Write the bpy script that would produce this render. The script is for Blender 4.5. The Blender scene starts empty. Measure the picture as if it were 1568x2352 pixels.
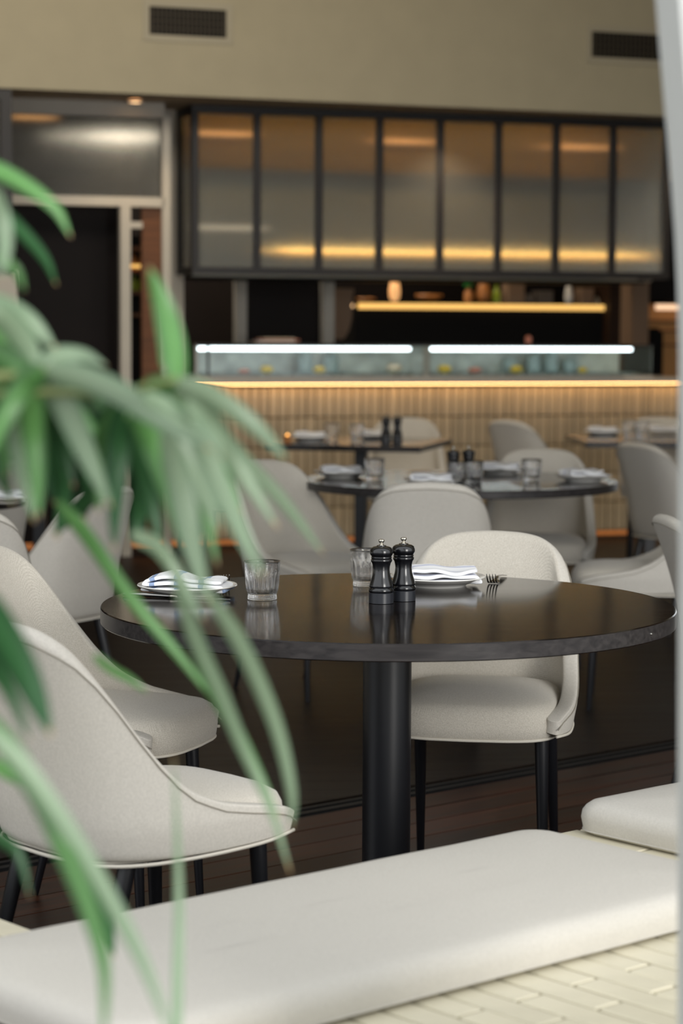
import bpy, bmesh, math, random
from mathutils import Vector, Matrix, noise
rnd = random.Random(7)
S = bpy.context.scene
C = bpy.context.collection
PI = math.pi
# ------------------------------------------------------------------ camera
FPX, HOR, CAMZ, ROLL = 5200.0, 750.0, 1.33, 0.005
th = math.atan((1176 - HOR) / FPX)
fw = Vector((0, math.cos(th), -math.sin(th)))
r0 = Vector((1, 0, 0)); u0 = r0.cross(fw)
up = u0 * math.cos(ROLL) - r0 * math.sin(ROLL)
rt = r0 * math.cos(ROLL) + u0 * math.sin(ROLL)
CAM = Vector((0, 0, CAMZ))
cd = bpy.data.cameras.new('camera'); cam = bpy.data.objects.new('camera', cd); C.objects.link(cam)
M = Matrix((rt, up, -fw)).transposed().to_4x4(); M.translation = CAM
cam.matrix_world = M
cd.sensor_fit = 'VERTICAL'; cd.sensor_height = 36; cd.lens = FPX / 2352 * 36
cd.clip_start = .05; cd.clip_end = 100
cd.dof.use_dof = True; cd.dof.focus_distance = 4.72; cd.dof.aperture_fstop = 3.7
S.camera = cam
# ------------------------------------------------------------------ world, lights, exposure
S.view_settings.view_transform = 'Standard'; S.view_settings.look = 'None'
S.view_settings.gamma = 1; S.view_settings.use_curve_mapping = False
S.view_settings.exposure = 0.25
w = bpy.data.worlds.new('world'); S.world = w; w.use_nodes = True
bg = w.node_tree.nodes['Background']; bg.inputs[0].default_value = (.95, .98, 1.0, 1); bg.inputs[1].default_value = 1.25
def area(name, loc, target, sx, sy, power, col):
    l = bpy.data.lights.new(name, 'AREA'); l.shape = 'RECTANGLE'; l.size = sx; l.size_y = sy; l.energy = power; l.color = col
    o = bpy.data.objects.new(name, l); C.objects.link(o); o.location = loc
    o.rotation_euler = (Vector(target) - Vector(loc)).to_track_quat('-Z', 'Y').to_euler(); return o
area('window_light', (3.6, -1.0, 2.0), (0, 4.8, .6), 1.8, 2.8, 190, (1, .975, .93))
area('ceiling_wash_light', (-.6, 9.6, 3.6), (-.1, 13.1, 3.15), 4.5, .6, 56, (1, .90, .76))  # added fill that brightens the bulkhead, no such fitting in the room
area('kitchen_light', (.35, 15.15, 2.55), (.35, 15.15, 0), 3.0, .3, 24, (1, .80, .55))  # added fill to brighten the things on the kitchen shelf
area('kitchen_light', (-.95, 14.75, 2.55), (-.95, 14.75, 0), 1.4, .3, 14, (1, .88, .72))  # second added fill, brightens the white posts
def spot(loc, power, col=(1, .76, .50)):
    l = bpy.data.lights.new('downlight_beam', 'SPOT'); l.energy = power; l.spot_size = math.radians(110); l.spot_blend = .8; l.color = col; l.shadow_soft_size = .04
    o = bpy.data.objects.new('downlight_beam', l); C.objects.link(o); o.location = loc
for q in ((-2.6, 12.25), (-1.15, 12.76), (.66, 13.40), (2.3, 14.0)): spot((q[0], q[1], 2.575), 10 if -1.3 < q[0] < -1 else 26)  # outer two beams are added to brighten the counter, without a fitting
S.cycles.use_denoising = True
S.cycles.max_bounces = 10; S.cycles.transmission_bounces = 10; S.cycles.transparent_max_bounces = 12
S.cycles.diffuse_bounces = 4; S.cycles.glossy_bounces = 4
S.cycles.caustics_reflective = False; S.cycles.caustics_refractive = False
S.cycles.sample_clamp_indirect = 4
# ------------------------------------------------------------------ unprojection
def ray(px, py):
    return (fw * FPX + rt * (px - 784) - up * (py - 1176)).normalized()
def PY(px, py, Y):
    d = ray(px, py); return CAM + d * (Y / d.y)
def PZ(px, py, z):
    d = ray(px, py); return CAM + d * ((z - CAMZ) / d.z)
WO = Vector((0, 13.75, 0)); WA = math.atan(.32)
wx = Vector((math.cos(WA), math.sin(WA), 0)); wy = Vector((-math.sin(WA), math.cos(WA), 0))
def W(px, py, o):                       # -> (along wall, height) on the wall plane set back by o
    d = ray(px, py); t = (o - (CAM - WO).dot(wy)) / d.dot(wy); p = CAM + d * t
    return (p - WO).dot(wx), p.z
# ------------------------------------------------------------------ materials
def lin(c):
    return tuple((((x / 255) / 12.92) if x / 255 <= .04045 else ((x / 255 + .055) / 1.055) ** 2.4) for x in c)
class N:
    def __init__(s, name):
        s.m = bpy.data.materials.new(name); s.m.use_nodes = True; s.t = s.m.node_tree
        s.b = s.t.nodes['Principled BSDF']; s.out = s.t.nodes['Material Output']
    def n(s, typ, **kw):
        x = s.t.nodes.new('ShaderNode' + typ)
        for k, v in kw.items():
            if k in x.inputs: x.inputs[k].default_value = v
            else: setattr(x, k, v)
        return x
    def l(s, a, ai, b, bi): s.t.links.new(a.outputs[ai], b.inputs[bi])
    def ramp(s, src, so, stops):
        r = s.n('ValToRGB'); s.l(src, so, r, 0); e = r.color_ramp.elements
        e[0].position, e[0].color = stops[0][0], (*stops[0][1], 1)
        e[1].position, e[1].color = stops[-1][0], (*stops[-1][1], 1)
        for p, c in stops[1:-1]:
            x = e.new(p); x.color = (*c, 1)
        return r
def plain(name, rgb, rough=.5, metal=0, spec=.5, coat=0, var=.0, scale=6, bump=0, bscale=200, em=None, es=0, rand=0):
    k = N(name); b = k.b
    c = lin(rgb)
    b.inputs['Base Color'].default_value = (*c, 1); b.inputs['Roughness'].default_value = rough
    b.inputs['Metallic'].default_value = metal; b.inputs['Specular IOR Level'].default_value = spec
    b.inputs['Coat Weight'].default_value = coat; b.inputs['Coat Roughness'].default_value = .15
    tc = k.n('TexCoord')
    ns = k.n('TexNoise', Scale=float(scale)); k.l(tc, 'Object', ns, 'Vector')
    v = max(var, .03)
    r = k.ramp(ns, 0, [(.3, tuple(x * (1 - v) for x in c)), (.7, tuple(min(1, x * (1 + v)) for x in c))])
    src = r
    if rand:
        oi = k.n('ObjectInfo'); mr = k.n('MapRange'); mr.inputs[3].default_value = 1 - rand; mr.inputs[4].default_value = 1 + rand
        k.l(oi, 'Random', mr, 0)
        hs = k.n('HueSaturation'); k.l(mr, 0, hs, 'Value'); k.l(r, 0, hs, 'Color'); src = hs
    k.l(src, 0, b, 'Base Color')
    if bump:
        nb = k.n('TexNoise', Scale=float(bscale)); k.l(tc, 'Object', nb, 'Vector')
        bp = k.n('Bump', Strength=bump, Distance=.002); k.l(nb, 0, bp, 'Height'); k.l(bp, 0, b, 'Normal')
    if em: b.inputs['Emission Color'].default_value = (*lin(em), 1); b.inputs['Emission Strength'].default_value = es
    return k.m
def emit(name, rgb, s):
    k = N(name); k.b.inputs['Base Color'].default_value = (*lin(rgb), 1)
    k.b.inputs['Emission Color'].default_value = (*lin(rgb), 1); k.b.inputs['Emission Strength'].default_value = s; return k.m
def weave(name, rgb, dark, scale, strength):
    k = N(name); b = k.b; tc = k.n('TexCoord'); sep = k.n('SeparateXYZ'); k.l(tc, 'Object', sep, 0)
    def m(op, a, ai, c=None, ci=0, v=None):
        x = k.n('Math', operation=op); k.l(a, ai, x, 0)
        if c is not None: k.l(c, ci, x, 1)
        elif v is not None: x.inputs[1].default_value = v
        return x
    ns = k.n('TexNoise', Scale=40.0); k.l(tc, 'Object', ns, 'Vector')
    j = m('MULTIPLY', ns, 0, v=1.6)
    xy = m('ADD', sep, 0, sep, 1)
    s1 = m('SINE', m('ADD', m('MULTIPLY', xy, 0, v=scale), 0, j, 0), 0)
    zz = m('ADD', sep, 2, m('MULTIPLY', sep, 1, v=.6), 0)
    s2 = m('SINE', m('ADD', m('MULTIPLY', zz, 0, v=scale), 0, j, 0), 0)
    p = m('MULTIPLY', s1, 0, s2, 0)
    n2 = k.n('TexNoise', Scale=420.0); k.l(tc, 'Object', n2, 'Vector')
    h = m('ADD', m('MULTIPLY', p, 0, v=.17), 0, m('MULTIPLY', n2, 0, v=.9), 0)
    r = k.ramp(h, 0, [(.0, lin(dark)), (.75, lin(rgb))]); k.l(r, 0, b, 'Base Color')
    bp = k.n('Bump', Strength=strength, Distance=.0015); k.l(h, 0, bp, 'Height'); k.l(bp, 0, b, 'Normal')
    b.inputs['Roughness'].default_value = .95; b.inputs['Specular IOR Level'].default_value = .15
    b.inputs['Sheen Weight'].default_value = .25
    return k.m
def wood(name, c1, c2, rough, sx=3, sy=60, rand=.0, coat=0, bump=.05, spec=.22):
    k = N(name); b = k.b; tc = k.n('TexCoord'); mp = k.n('Mapping'); k.l(tc, 'Object', mp, 0)
    mp.inputs['Scale'].default_value = (sx, sy, sy)
    ns = k.n('TexNoise', Scale=1.0, Detail=6.0, Distortion=.4); k.l(mp, 0, ns, 'Vector')
    r = k.ramp(ns, 0, [(.35, lin(c1)), (.65, lin(c2))]); src = r
    if rand:
        oi = k.n('ObjectInfo'); mr = k.n('MapRange'); mr.inputs[3].default_value = 1 - rand; mr.inputs[4].default_value = 1 + rand
        k.l(oi, 'Random', mr, 0); hs = k.n('HueSaturation'); k.l(mr, 0, hs, 'Value'); k.l(r, 0, hs, 'Color'); src = hs
    k.l(src, 0, b, 'Base Color'); b.inputs['Specular IOR Level'].default_value = spec
    rr = k.n('MapRange'); rr.inputs[3].default_value = rough * .8; rr.inputs[4].default_value = rough * 1.25; k.l(ns, 0, rr, 0); k.l(rr, 0, b, 'Roughness')
    bp = k.n('Bump', Strength=bump, Distance=.001); k.l(ns, 0, bp, 'Height'); k.l(bp, 0, b, 'Normal')
    b.inputs['Coat Weight'].default_value = coat; b.inputs['Coat Roughness'].default_value = .2
    return k.m
def clear_glass(name, tint=(1, 1, 1), rough=0.0, ior=1.5):
    k = N(name); b = k.b; b.inputs['Base Color'].default_value = (*tint, 1); b.inputs['Roughness'].default_value = rough
    b.inputs['Transmission Weight'].default_value = 1; b.inputs['IOR'].default_value = ior; return k.m
def tumbler_glass(name):                    # solid glass that lets shadow rays half through (fresnel glass + clear mix)
    k = N(name); g = k.n('BsdfGlass', IOR=1.5, Roughness=0.0); t = k.n('BsdfTransparent'); mx = k.n('MixShader'); mx.inputs[0].default_value = .16
    g.inputs['Color'].default_value = (1, 1, 1, 1)
    k.l(g, 0, mx, 1); k.l(t, 0, mx, 2); k.l(mx, 0, k.out, 0); return k.m
def thin_glass(name, tint, refl=1.0):
    k = N(name); g = k.n('BsdfGlossy', Roughness=.02); t = k.n('BsdfTransparent'); t.inputs[0].default_value = (*tint, 1)
    f = k.n('Fresnel', IOR=1.45); mx = k.n('MixShader'); k.l(f, 0, mx, 0); k.l(t, 0, mx, 1); k.l(g, 0, mx, 2); k.l(mx, 0, k.out, 0); return k.m
def fluted_glass(name):
    k = N(name); b = k.b; b.inputs['Base Color'].default_value = (.80, .80, .74, 1); b.inputs['Roughness'].default_value = .22
    b.inputs['Transmission Weight'].default_value = .93; b.inputs['IOR'].default_value = 1.35
    tc = k.n('TexCoord'); wv = k.n('TexWave', Scale=28.0, wave_type='BANDS', bands_direction='X'); k.l(tc, 'Object', wv, 'Vector')
    bp = k.n('Bump', Strength=.5, Distance=.004); k.l(wv, 'Fac', bp, 'Height'); k.l(bp, 0, b, 'Normal'); return k.m
def leafmat(name, c1, c2, rough=.38):
    k = N(name); b = k.b; tc = k.n('TexCoord'); uv = k.n('SeparateXYZ'); k.l(tc, 'UV', uv, 0)
    r = k.ramp(uv, 1, [(.0, lin(c2)), (.45, lin(c1)), (.5, tuple(min(1, x * 1.5) for x in lin(c1))), (.55, lin(c1)), (1.0, lin(c2))])
    tip = k.ramp(uv, 0, [(.955, (0, 0, 0)), (.985, (1, 1, 1))])
    mx = k.n('MixRGB'); k.l(tip, 0, mx, 0); k.l(r, 0, mx, 1); mx.inputs[2].default_value = (*lin((190, 160, 115)), 1)
    oi = k.n('ObjectInfo'); mr = k.n('MapRange'); mr.inputs[3].default_value = .8; mr.inputs[4].default_value = 1.25; k.l(oi, 'Random', mr, 0)
    hs = k.n('HueSaturation'); k.l(mr, 0, hs, 'Value'); k.l(mx, 0, hs, 'Color'); k.l(hs, 0, b, 'Base Color')
    b.inputs['Roughness'].default_value = rough
    tr = k.n('BsdfTranslucent'); k.l(hs, 0, tr, 0); ms = k.n('MixShader'); ms.inputs[0].default_value = .3
    k.l(b, 0, ms, 1); k.l(tr, 0, ms, 2); k.l(ms, 0, k.out, 0); return k.m
def napkinmat(name, axis, lo, hi, stripe, base=(244, 245, 248), freq=0):
    k = N(name); b = k.b; tc = k.n('TexCoord'); sp = k.n('SeparateXYZ'); k.l(tc, 'UV', sp, 0)
    mu = k.n('Math', operation='MULTIPLY'); mu.inputs[1].default_value = freq or 1; k.l(sp, axis, mu, 0)
    fr = k.n('Math', operation='FRACT'); k.l(mu, 0, fr, 0)
    r = k.ramp(fr, 0, [(lo - .01, lin(base)), (lo, lin(stripe)), (hi, lin(stripe)), (hi + .01, lin(base))])
    k.l(r, 0, b, 'Base Color'); b.inputs['Roughness'].default_value = .9
    ns = k.n('TexNoise', Scale=900.0); k.l(tc, 'Object', ns, 'Vector'); bp = k.n('Bump', Strength=.15, Distance=.001); k.l(ns, 0, bp, 'Height'); k.l(bp, 0, b, 'Normal')
    return k.m
MT = {}
MT['weave'] = weave('woven_linen_fabric', (215, 209, 198), (168, 161, 148), 1900.0, .5)
MT['felt'] = plain('felted_linen_fabric', (203, 198, 189), .95, spec=.1, var=.06, scale=220, bump=.35, bscale=900)
MT['piping'] = plain('fabric_piping', (214, 208, 196), .95, spec=.1, bump=.5, bscale=700)
MT['seam'] = plain('seam_thread', (150, 144, 132), .9)
MT['cushion'] = plain('outdoor_cushion_fabric', (199, 195, 187), .95, spec=.12, var=.05, scale=260, bump=.25, bscale=1100)
MT['blackmetal'] = plain('black_powder_coated_steel', (20, 21, 26), .38, spec=.5)
MT['tablewood'] = wood('dark_stained_table_wood', (11, 8, 8), (30, 22, 18), .12, 3, 55, bump=.02, spec=.30)
MT['tableedge'] = wood('dark_table_edge', (40, 38, 39), (58, 55, 55), .34, 4, 90)
MT['millblack'] = plain('black_lacquered_wood', (16, 17, 21), .24, coat=.5)
MT['millbase'] = plain('satin_black_band', (38, 40, 46), .35)
MT['chrome'] = plain('polished_nickel', (205, 200, 188), .18, metal=1)
MT['steel'] = plain('cutlery_steel', (150, 148, 145), .16, metal=1)
MT['china'] = plain('white_glazed_china', (236, 234, 229), .15, coat=.5)
MT['tumbler'] = tumbler_glass('tumbler_glass')
MT['napl'] = napkinmat('blue_striped_napkin', 0, .30, .50, (150, 170, 205), freq=3.2)
MT['napr'] = napkinmat('lavender_striped_napkin', 1, .40, .58, (196, 200, 222), freq=2.3)
MT['napw'] = napkinmat('pale_napkin', 1, .30, .40, (200, 205, 226), freq=2)
MT['deck'] = wood('dark_red_hardwood_deck', (24, 14, 10), (66, 37, 25), .36, 2.0, 34, rand=.35)
MT['floorwood'] = wood('dark_brown_floorboards', (17, 11, 8), (30, 21, 16), .42, 2.0, 40, rand=.15)
MT['led_up'] = emit('warm_uplight', (255, 214, 128), 14.0)  # for the hidden added glow strips only
MT['black'] = plain('matt_black', (8, 7, 7), .7, spec=.2)
MT['track'] = plain('dark_metal_track', (24, 24, 26), .5, metal=.4, var=.3, scale=60)
MT['benchtile'] = plain('cream_glazed_tile', (214, 207, 184), .35, var=.05, scale=12, rand=.05)
MT['grout'] = plain('grey_grout', (128, 121, 104), .9)
MT['countertile'] = plain('beige_glazed_tile', (192, 174, 144), .34, var=.07, scale=15, rand=.12)
MT['countergrout'] = plain('dark_beige_grout', (74, 60, 44), .9)
MT['worktop'] = plain('pale_stone_worktop', (186, 182, 174), .4)
MT['bulkhead'] = plain('warm_grey_painted_plaster', (176, 168, 144), .8)
MT['soffit'] = plain('soffit_paint', (196, 176, 150), .7)
MT['whitepaint'] = plain('off_white_paint', (196, 190, 178), .6)
MT['arch'] = plain('white_painted_render', (206, 208, 205), .7, bump=.1, bscale=90)
MT['fluted'] = fluted_glass('fluted_glass')
MT['screenframe'] = plain('charcoal_screen_frame', (34, 32, 33), .5)
MT['vent'] = plain('dark_vent_slats', (70, 62, 48), .6)
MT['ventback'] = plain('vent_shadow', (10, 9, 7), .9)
MT['ventframe'] = plain('vent_frame_paint', (172, 165, 145), .6)
MT['brownwall'] = plain('dark_brown_wall', (16, 9, 8), .6, spec=.2, var=.1)
MT['brownwood'] = wood('brown_door_timber', (100, 66, 44), (120, 80, 54), .5)
MT['darkbrown'] = wood('dark_timber_cladding', (34, 21, 12), (48, 30, 18), .6)
MT['hood'] = plain('brushed_steel_hood', (150, 150, 146), .45, metal=.6)
MT['warmwood'] = wood('warm_timber_ceiling', (128, 104, 52), (148, 120, 62), .5)
MT['led_warm'] = emit('warm_led', (255, 200, 130), 7.0)
MT['led_gold'] = emit('golden_led', (232, 182, 100), 1.05)
MT['led_toe'] = emit('amber_toe_led', (190, 116, 60), .30)
MT['led_cold'] = emit('cool_led_tube', (236, 246, 250), 5.0)
MT['led_peach'] = emit('peach_led', (250, 205, 165), 1.0)
MT['downlight'] = emit('downlight_lens', (255, 205, 150), 3.0)
MT['dimlamp'] = emit('dim_linear_lamp', (230, 170, 110), .8)
MT['dimwhite'] = emit('dim_white_lamp', (225, 212, 190), .5)
MT['flame'] = emit('candle_glow', (255, 180, 90), 3.0)
MT['caseglass'] = thin_glass('clear_case_glass', (.96, .985, .98))
MT['ice'] = plain('crushed_ice', (170, 190, 188), .4, var=.3, scale=40)
MT['caseback'] = plain('case_back_panel', (214, 224, 218), .4, var=.35, scale=7)
MT['lemon'] = plain('yellow_rind', (216, 184, 60), .5)
MT['salmon'] = plain('coral_flesh', (200, 130, 110), .5)
MT['greenbottle'] = plain('green_bottle_glass', (30, 140, 70), .2)
MT['limebottle'] = plain('lime_bottle_glass', (150, 170, 50), .25)
MT['amber'] = plain('amber_ceramic', (176, 116, 62), .4)
MT['cream'] = plain('cream_ceramic', (215, 200, 175), .4)
MT['box'] = plain('taupe_box_card', (132, 108, 88), .8)
MT['greybox'] = plain('grey_box_card', (92, 84, 78), .8)
MT['warmwall'] = plain('warm_bar_wall', (205, 150, 92), .7)
MT['leaf_pale'] = leafmat('sage_leaf', (140, 160, 132), (120, 146, 116))
MT['leaf_mid'] = leafmat('mid_green_leaf', (96, 146, 80), (80, 124, 72))
MT['leaf_dark'] = leafmat('deep_green_leaf', (52, 96, 56), (40, 76, 46))
MT['stem'] = plain('green_brown_stem', (120, 130, 80), .6)
MT['pot'] = plain('terracotta_grey_pot', (120, 116, 110), .8)
MT['soil'] = plain('soil', (50, 38, 28), 1)
# ------------------------------------------------------------------ mesh helpers
class MB:
    def __init__(s, org=(0, 0, 0)): s.v = []; s.f = []; s.uv = []; s.org = Vector(org)
    def add(s, vs, fs):
        n = len(s.v); s.v += [Vector(p) - s.org for p in vs]; s.f += [tuple(i + n for i in f) for f in fs]
    def box(s, x0, x1, y0, y1, z0, z1):
        s.add([(x, y, z) for z in (z0, z1) for x, y in ((x0, y0), (x1, y0), (x1, y1), (x0, y1))],
              [(3, 2, 1, 0), (4, 5, 6, 7), (0, 1, 5, 4), (1, 2, 6, 5), (2, 3, 7, 6), (3, 0, 4, 7)])
    def lathe(s, prof, n=32, c=(0, 0, 0), rf=None, caps=True):
        vs = []; fs = []
        for k, (r, z) in enumerate(prof):
            for i in range(n):
                a = 2 * PI * i / n; q = r * (rf(a, k) if rf else 1)
                vs.append((c[0] + q * math.cos(a), c[1] + q * math.sin(a), c[2] + z))
        for k in range(len(prof) - 1):
            for i in range(n):
                j = (i + 1) % n; fs.append((k * n + i, k * n + j, (k + 1) * n + j, (k + 1) * n + i))
        if caps:
            fs.append(tuple(range(n - 1, -1, -1))); m = (len(prof) - 1) * n; fs.append(tuple(m + i for i in range(n)))
        s.add(vs, fs)
    def tube(s, pts, rs, n=8, close=False):
        pts = [Vector(p) for p in pts]; L = len(pts)
        if not hasattr(rs, '__len__'): rs = [rs] * L
        vs = []; fs = []; prev = None
        for i, p in enumerate(pts):
            t = (pts[(i + 1) % L if close else min(i + 1, L - 1)] - pts[i - 1 if (close or i) else 0]).normalized()
            a = prev - t * prev.dot(t) if prev is not None else t.orthogonal()
            a.normalize(); prev = a; b = t.cross(a)
            for k in range(n):
                q = 2 * PI * k / n; vs.append(p + (a * math.cos(q) + b * math.sin(q)) * rs[i])
        for i in range(L if close else L - 1):
            j = (i + 1) % L
            for k in range(n):
                m = (k + 1) % n; fs.append((i * n + k, i * n + m, j * n + m, j * n + k))
        if not close:
            fs.append(tuple(range(n - 1, -1, -1))); fs.append(tuple((L - 1) * n + k for k in range(n)))
        s.add(vs, fs)
    def grid(s, rows, closed=False):
        R = len(rows); Q = len(rows[0]); vs = [p for r in rows for p in r]; fs = []
        for i in range(R - 1):
            for k in range(Q if closed else Q - 1):
                m = (k + 1) % Q; fs.append((i * Q + k, i * Q + m, (i + 1) * Q + m, (i + 1) * Q + k))
        s.add(vs, fs)
    def mesh(s, name, m, smooth=False, bev=0, seg=2):
        me = bpy.data.meshes.new(name); me.from_pydata([tuple(p) for p in s.v], [], s.f); me.materials.append(MT[m] if isinstance(m, str) else m)
        bm = bmesh.new(); bm.from_mesh(me)
        if bev: bmesh.ops.bevel(bm, geom=list(bm.edges), offset=bev, segments=seg, affect='EDGES', profile=.5)
        bmesh.ops.recalc_face_normals(bm, faces=bm.faces); bm.to_mesh(me); bm.free()
        if smooth:
            me.polygons.foreach_set('use_smooth', [True] * len(me.polygons))
            if smooth == 'auto': me.set_sharp_from_angle(angle=math.radians(38))
        return me
    def build(s, name, m, parent=None, smooth=False, bev=0, seg=2):
        return link(name, s.mesh(name, m, smooth, bev, seg), parent)
def link(name, me, parent=None):
    o = bpy.data.objects.new(name, me); C.objects.link(o)
    if parent: o.parent = parent
    return o
def tag(o, label=None, cat=None, group=None, kind=None):
    if label: o['label'] = label
    if cat: o['category'] = cat
    if group: o['group'] = group
    if kind: o['kind'] = kind
    return o
def root(name, loc, rz=0, label=None, cat=None, group=None, kind=None):
    o = bpy.data.objects.new(name, None); C.objects.link(o); o.location = loc; o.rotation_euler = (0, 0, rz); o.empty_display_size = .1
    return tag(o, label, cat, group, kind)
def kids(o): return [c for c in C.objects if c.parent == o]
def dup(o, loc, rz=None, label=None, group=None, scale=None):
    def rec(x, par):
        c = x.copy(); C.objects.link(c); c.parent = par
        for ch in kids(x):
            if ch != c: rec(ch, c)
        return c
    r = rec(o, None); r.location = loc
    if rz is not None: r.rotation_euler = (0, 0, rz)
    if label: r['label'] = label
    if group: r['group'] = group
    if scale: r.scale = (scale,) * 3
    return r
def wroot(name, a, o, z, **kw):           # root standing in the angled wall frame
    p = WO + wx * a + wy * o; return root(name, (p.x, p.y, z), WA, **kw)
def wplace(ob, a, o, z):
    p = WO + wx * a + wy * o; ob.location = (p.x, p.y, z); ob.rotation_euler = (0, 0, WA); return ob
def wthing(name, mb, m, label, cat, group=None, kind=None, **kw):   # single mesh thing, mb.org = base in wall frame (a,o,z)
    ob = mb.build(name, m, **kw); wplace(ob, *mb.org); return tag(ob, label, cat, group, kind)

# ------------------------------------------------------------------ SETTING: floors
uB = Vector((math.cos(math.radians(41.3)), math.sin(math.radians(41.3)), 0)); vB = Vector((uB.y, -uB.x, 0))
RB = Vector((.347, 3.96, 0)); aB = math.radians(41.3)
def toST(p): d = Vector(p) - RB; d.z = 0; return d.dot(uB), d.dot(vB)
trk = toST(PZ(784, 1846, 0))[1]           # t of the floor track
# outer deck: boards along uB; deck root at RB rotated aB : local x = s, local y = -t
deck = root('floor', (RB.x, RB.y, 0), aB, kind='structure')
b = MB(); b.box(-7, 7, -7.5, -trk - .055, -.06, -.028); b.build('deck_substrate', 'black', deck)
bw = .128; y = -trk - .06; k = 0
bm1 = MB(); bm1.box(-7, 7, -(bw - .0035), 0, -.028, 0); me = bm1.mesh('deck_board', 'deck', bev=.002, seg=1)
while y > -7.4:
    o = link('deck_board', me, deck); o.location = (rnd.uniform(-.3, .3), y, rnd.uniform(-.001, .001)); y -= bw; k += 1
tr = root('trim_1', (RB.x, RB.y, 0), aB, kind='structure')
for d0, d1, zz in ((.012, .035, .001), (-.03, -.012, .001), (-.055, .05, -.006)):
    b = MB(); b.box(-7, 7, -trk - d1, -trk - d0, -.03, zz); b.build('track_rail', 'track', tr)
# inner floor: boards nearly across the picture
fr_ = math.radians(7); fl = root('floor', (0, 5.0, 0), fr_, kind='structure')
b = MB(); b.box(-9, 9, -6, 16, -.09, -.064); b.build('floor_substrate', 'black', fl)
# boards are clipped at the track line: each board starts where the track passes
bw2 = .13
fx = Vector((math.cos(fr_), math.sin(fr_), 0)); fy = Vector((-fx.y, fx.x, 0)); FO = Vector((0, 5, 0))
def track_x(yl):                          # local x where board row yl meets the track
    P = RB - vB * (-trk); P = RB + vB * (trk - .06)   # point on far side of the track
    # solve FO + fx*x + fy*yl on line P + uB*q
    A = FO + fy * yl - P; det = fx.x * (-uB.y) - (-uB.x) * fx.y
    x = (-A.x * (-uB.y) - (-uB.x) * (-A.y)) / det
    return x
for i in range(-40, 70):
    y0 = i * bw2; y1 = y0 + bw2 - .003
    xr0, xr1 = track_x(y0), track_x(y1)
    xa, xb = -6.5, 6.5
    e0, e1 = min(xb, xr0), min(xb, xr1)
    if max(e0, e1) < xa + .2 : continue
    b = MB(); zt, zb = 0, -.064
    e0 = max(e0, xa + .05); e1 = max(e1, xa + .05)
    # wood grain along local x
    b.add([(xa, y0, zb), (e0, y0, zb), (e1, y1, zb), (xa, y1, zb), (xa, y0, zt), (e0, y0, zt), (e1, y1, zt), (xa, y1, zt)],
          [(3, 2, 1, 0), (4, 5, 6, 7), (0, 1, 5, 4), (1, 2, 6, 5), (2, 3, 7, 6), (3, 0, 4, 7)])
    b.build('floorboard', 'floorwood', fl)
b = MB(); b.box(-6.5, 6.5, 70 * bw2, 70 * bw2 + 6, -.064, 0); b.build('back_flooring', 'floorwood', fl)
# ------------------------------------------------------------------ bulkhead, ceiling, side walls
bA = math.atan(.38); BO = Vector((0, 13.02, 0))
cb = lambda px, py: (lambda d: CAM + d * ((BO - CAM).dot(Vector((-math.sin(bA), math.cos(bA), 0))) / d.dot(Vector((-math.sin(bA), math.cos(bA), 0)))))(ray(px, py))
def toB(p): d = p - BO; return d.dot(Vector((math.cos(bA), math.sin(bA), 0))), p.z
bk = MB(); bk.box(-5.5, 5.5, 0, .05, 2.6, 4.0); o = bk.build('wall_back', 'bulkhead'); o.location = BO; o.rotation_euler = (0, 0, bA); tag(o, kind='structure')
b = MB(); b.box(-6, 6, -1.4, 2.6, 2.6, 2.66); o = b.build('ceiling', 'soffit'); o.location = WO; o.rotation_euler = (0, 0, WA); tag(o, kind='structure')
# keep the soffit behind the bulkhead face
vs = o.data.vertices
for v in vs:
    if v.co.y < 0:
        p = Vector((v.co.x, 0, 0)); wp = WO + wx * v.co.x
        # hit bulkhead back face
        nb = Vector((-math.sin(bA), math.cos(bA), 0)); t = (.02 - (wp - BO).dot(nb)) / wy.dot(nb); v.co.y = t
b = MB(); b.box(-6.5, 6.5, 4.6, 16.5, 4.0, 4.08); tag(b.build('ceiling', 'bulkhead'), kind='structure')
b = MB(); b.box(-6.6, -6.5, 4.6, 17, 0, 4.0); tag(b.build('wall_left', 'bulkhead'), kind='structure')
b = MB(); b.box(6.4, 6.5, 4.6, 17, 0, 4.0); tag(b.build('wall_right', 'bulkhead'), kind='structure')
b = MB(); b.box(-6.5, 6.5, 6.2, 6.3, 2.45, 4.0); tag(b.build('trim_6', 'bulkhead'), kind='structure')  # unseen header added to keep sky light off the rear chairs
# bulkhead vents
def vent(x0, x1, y0, y1, label):
    a0, z1 = toB(cb(x0, y0)); a1, z0 = toB(cb(x1, y1)); am = (a0 + a1) / 2; zm = (z0 + z1) / 2; hw = (a1 - a0) / 2; hh = (z1 - z0) / 2
    if hw < 0: return
    p = BO + Vector((math.cos(bA), math.sin(bA), 0)) * am
    r = root('air_vent', (p.x, p.y, zm), bA, label=label, cat='vent', group='air vents in the bulkhead')
    f = .035
    for bx in ((-hw - f, hw + f, hh, hh + f), (-hw - f, hw + f, -hh - f, -hh), (-hw - f, -hw, -hh, hh), (hw, hw + f, -hh, hh)):
        b = MB(); b.box(bx[0], bx[1], -.008, 0, bx[2], bx[3]); b.build('frame', 'ventframe', r)
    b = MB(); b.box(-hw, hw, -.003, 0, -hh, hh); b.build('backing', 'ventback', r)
    n = 18; sb = MB(); sb.box(-.003, .003, -.008, -.003, -hh, hh); me = sb.mesh('slat', 'vent')
    for i in range(n):
        o = link('slat', me, r); o.location = (-hw + (i + .5) * 2 * hw / n, 0, 0)
    sb = MB(); sb.box(-hw, hw, -.007, -.0035, -.002, .002); me = sb.mesh('crossbar', 'vent')
    for q in (-.5, 0, .5):
        o = link('crossbar', me, r); o.location = (0, 0, q * hh)
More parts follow.
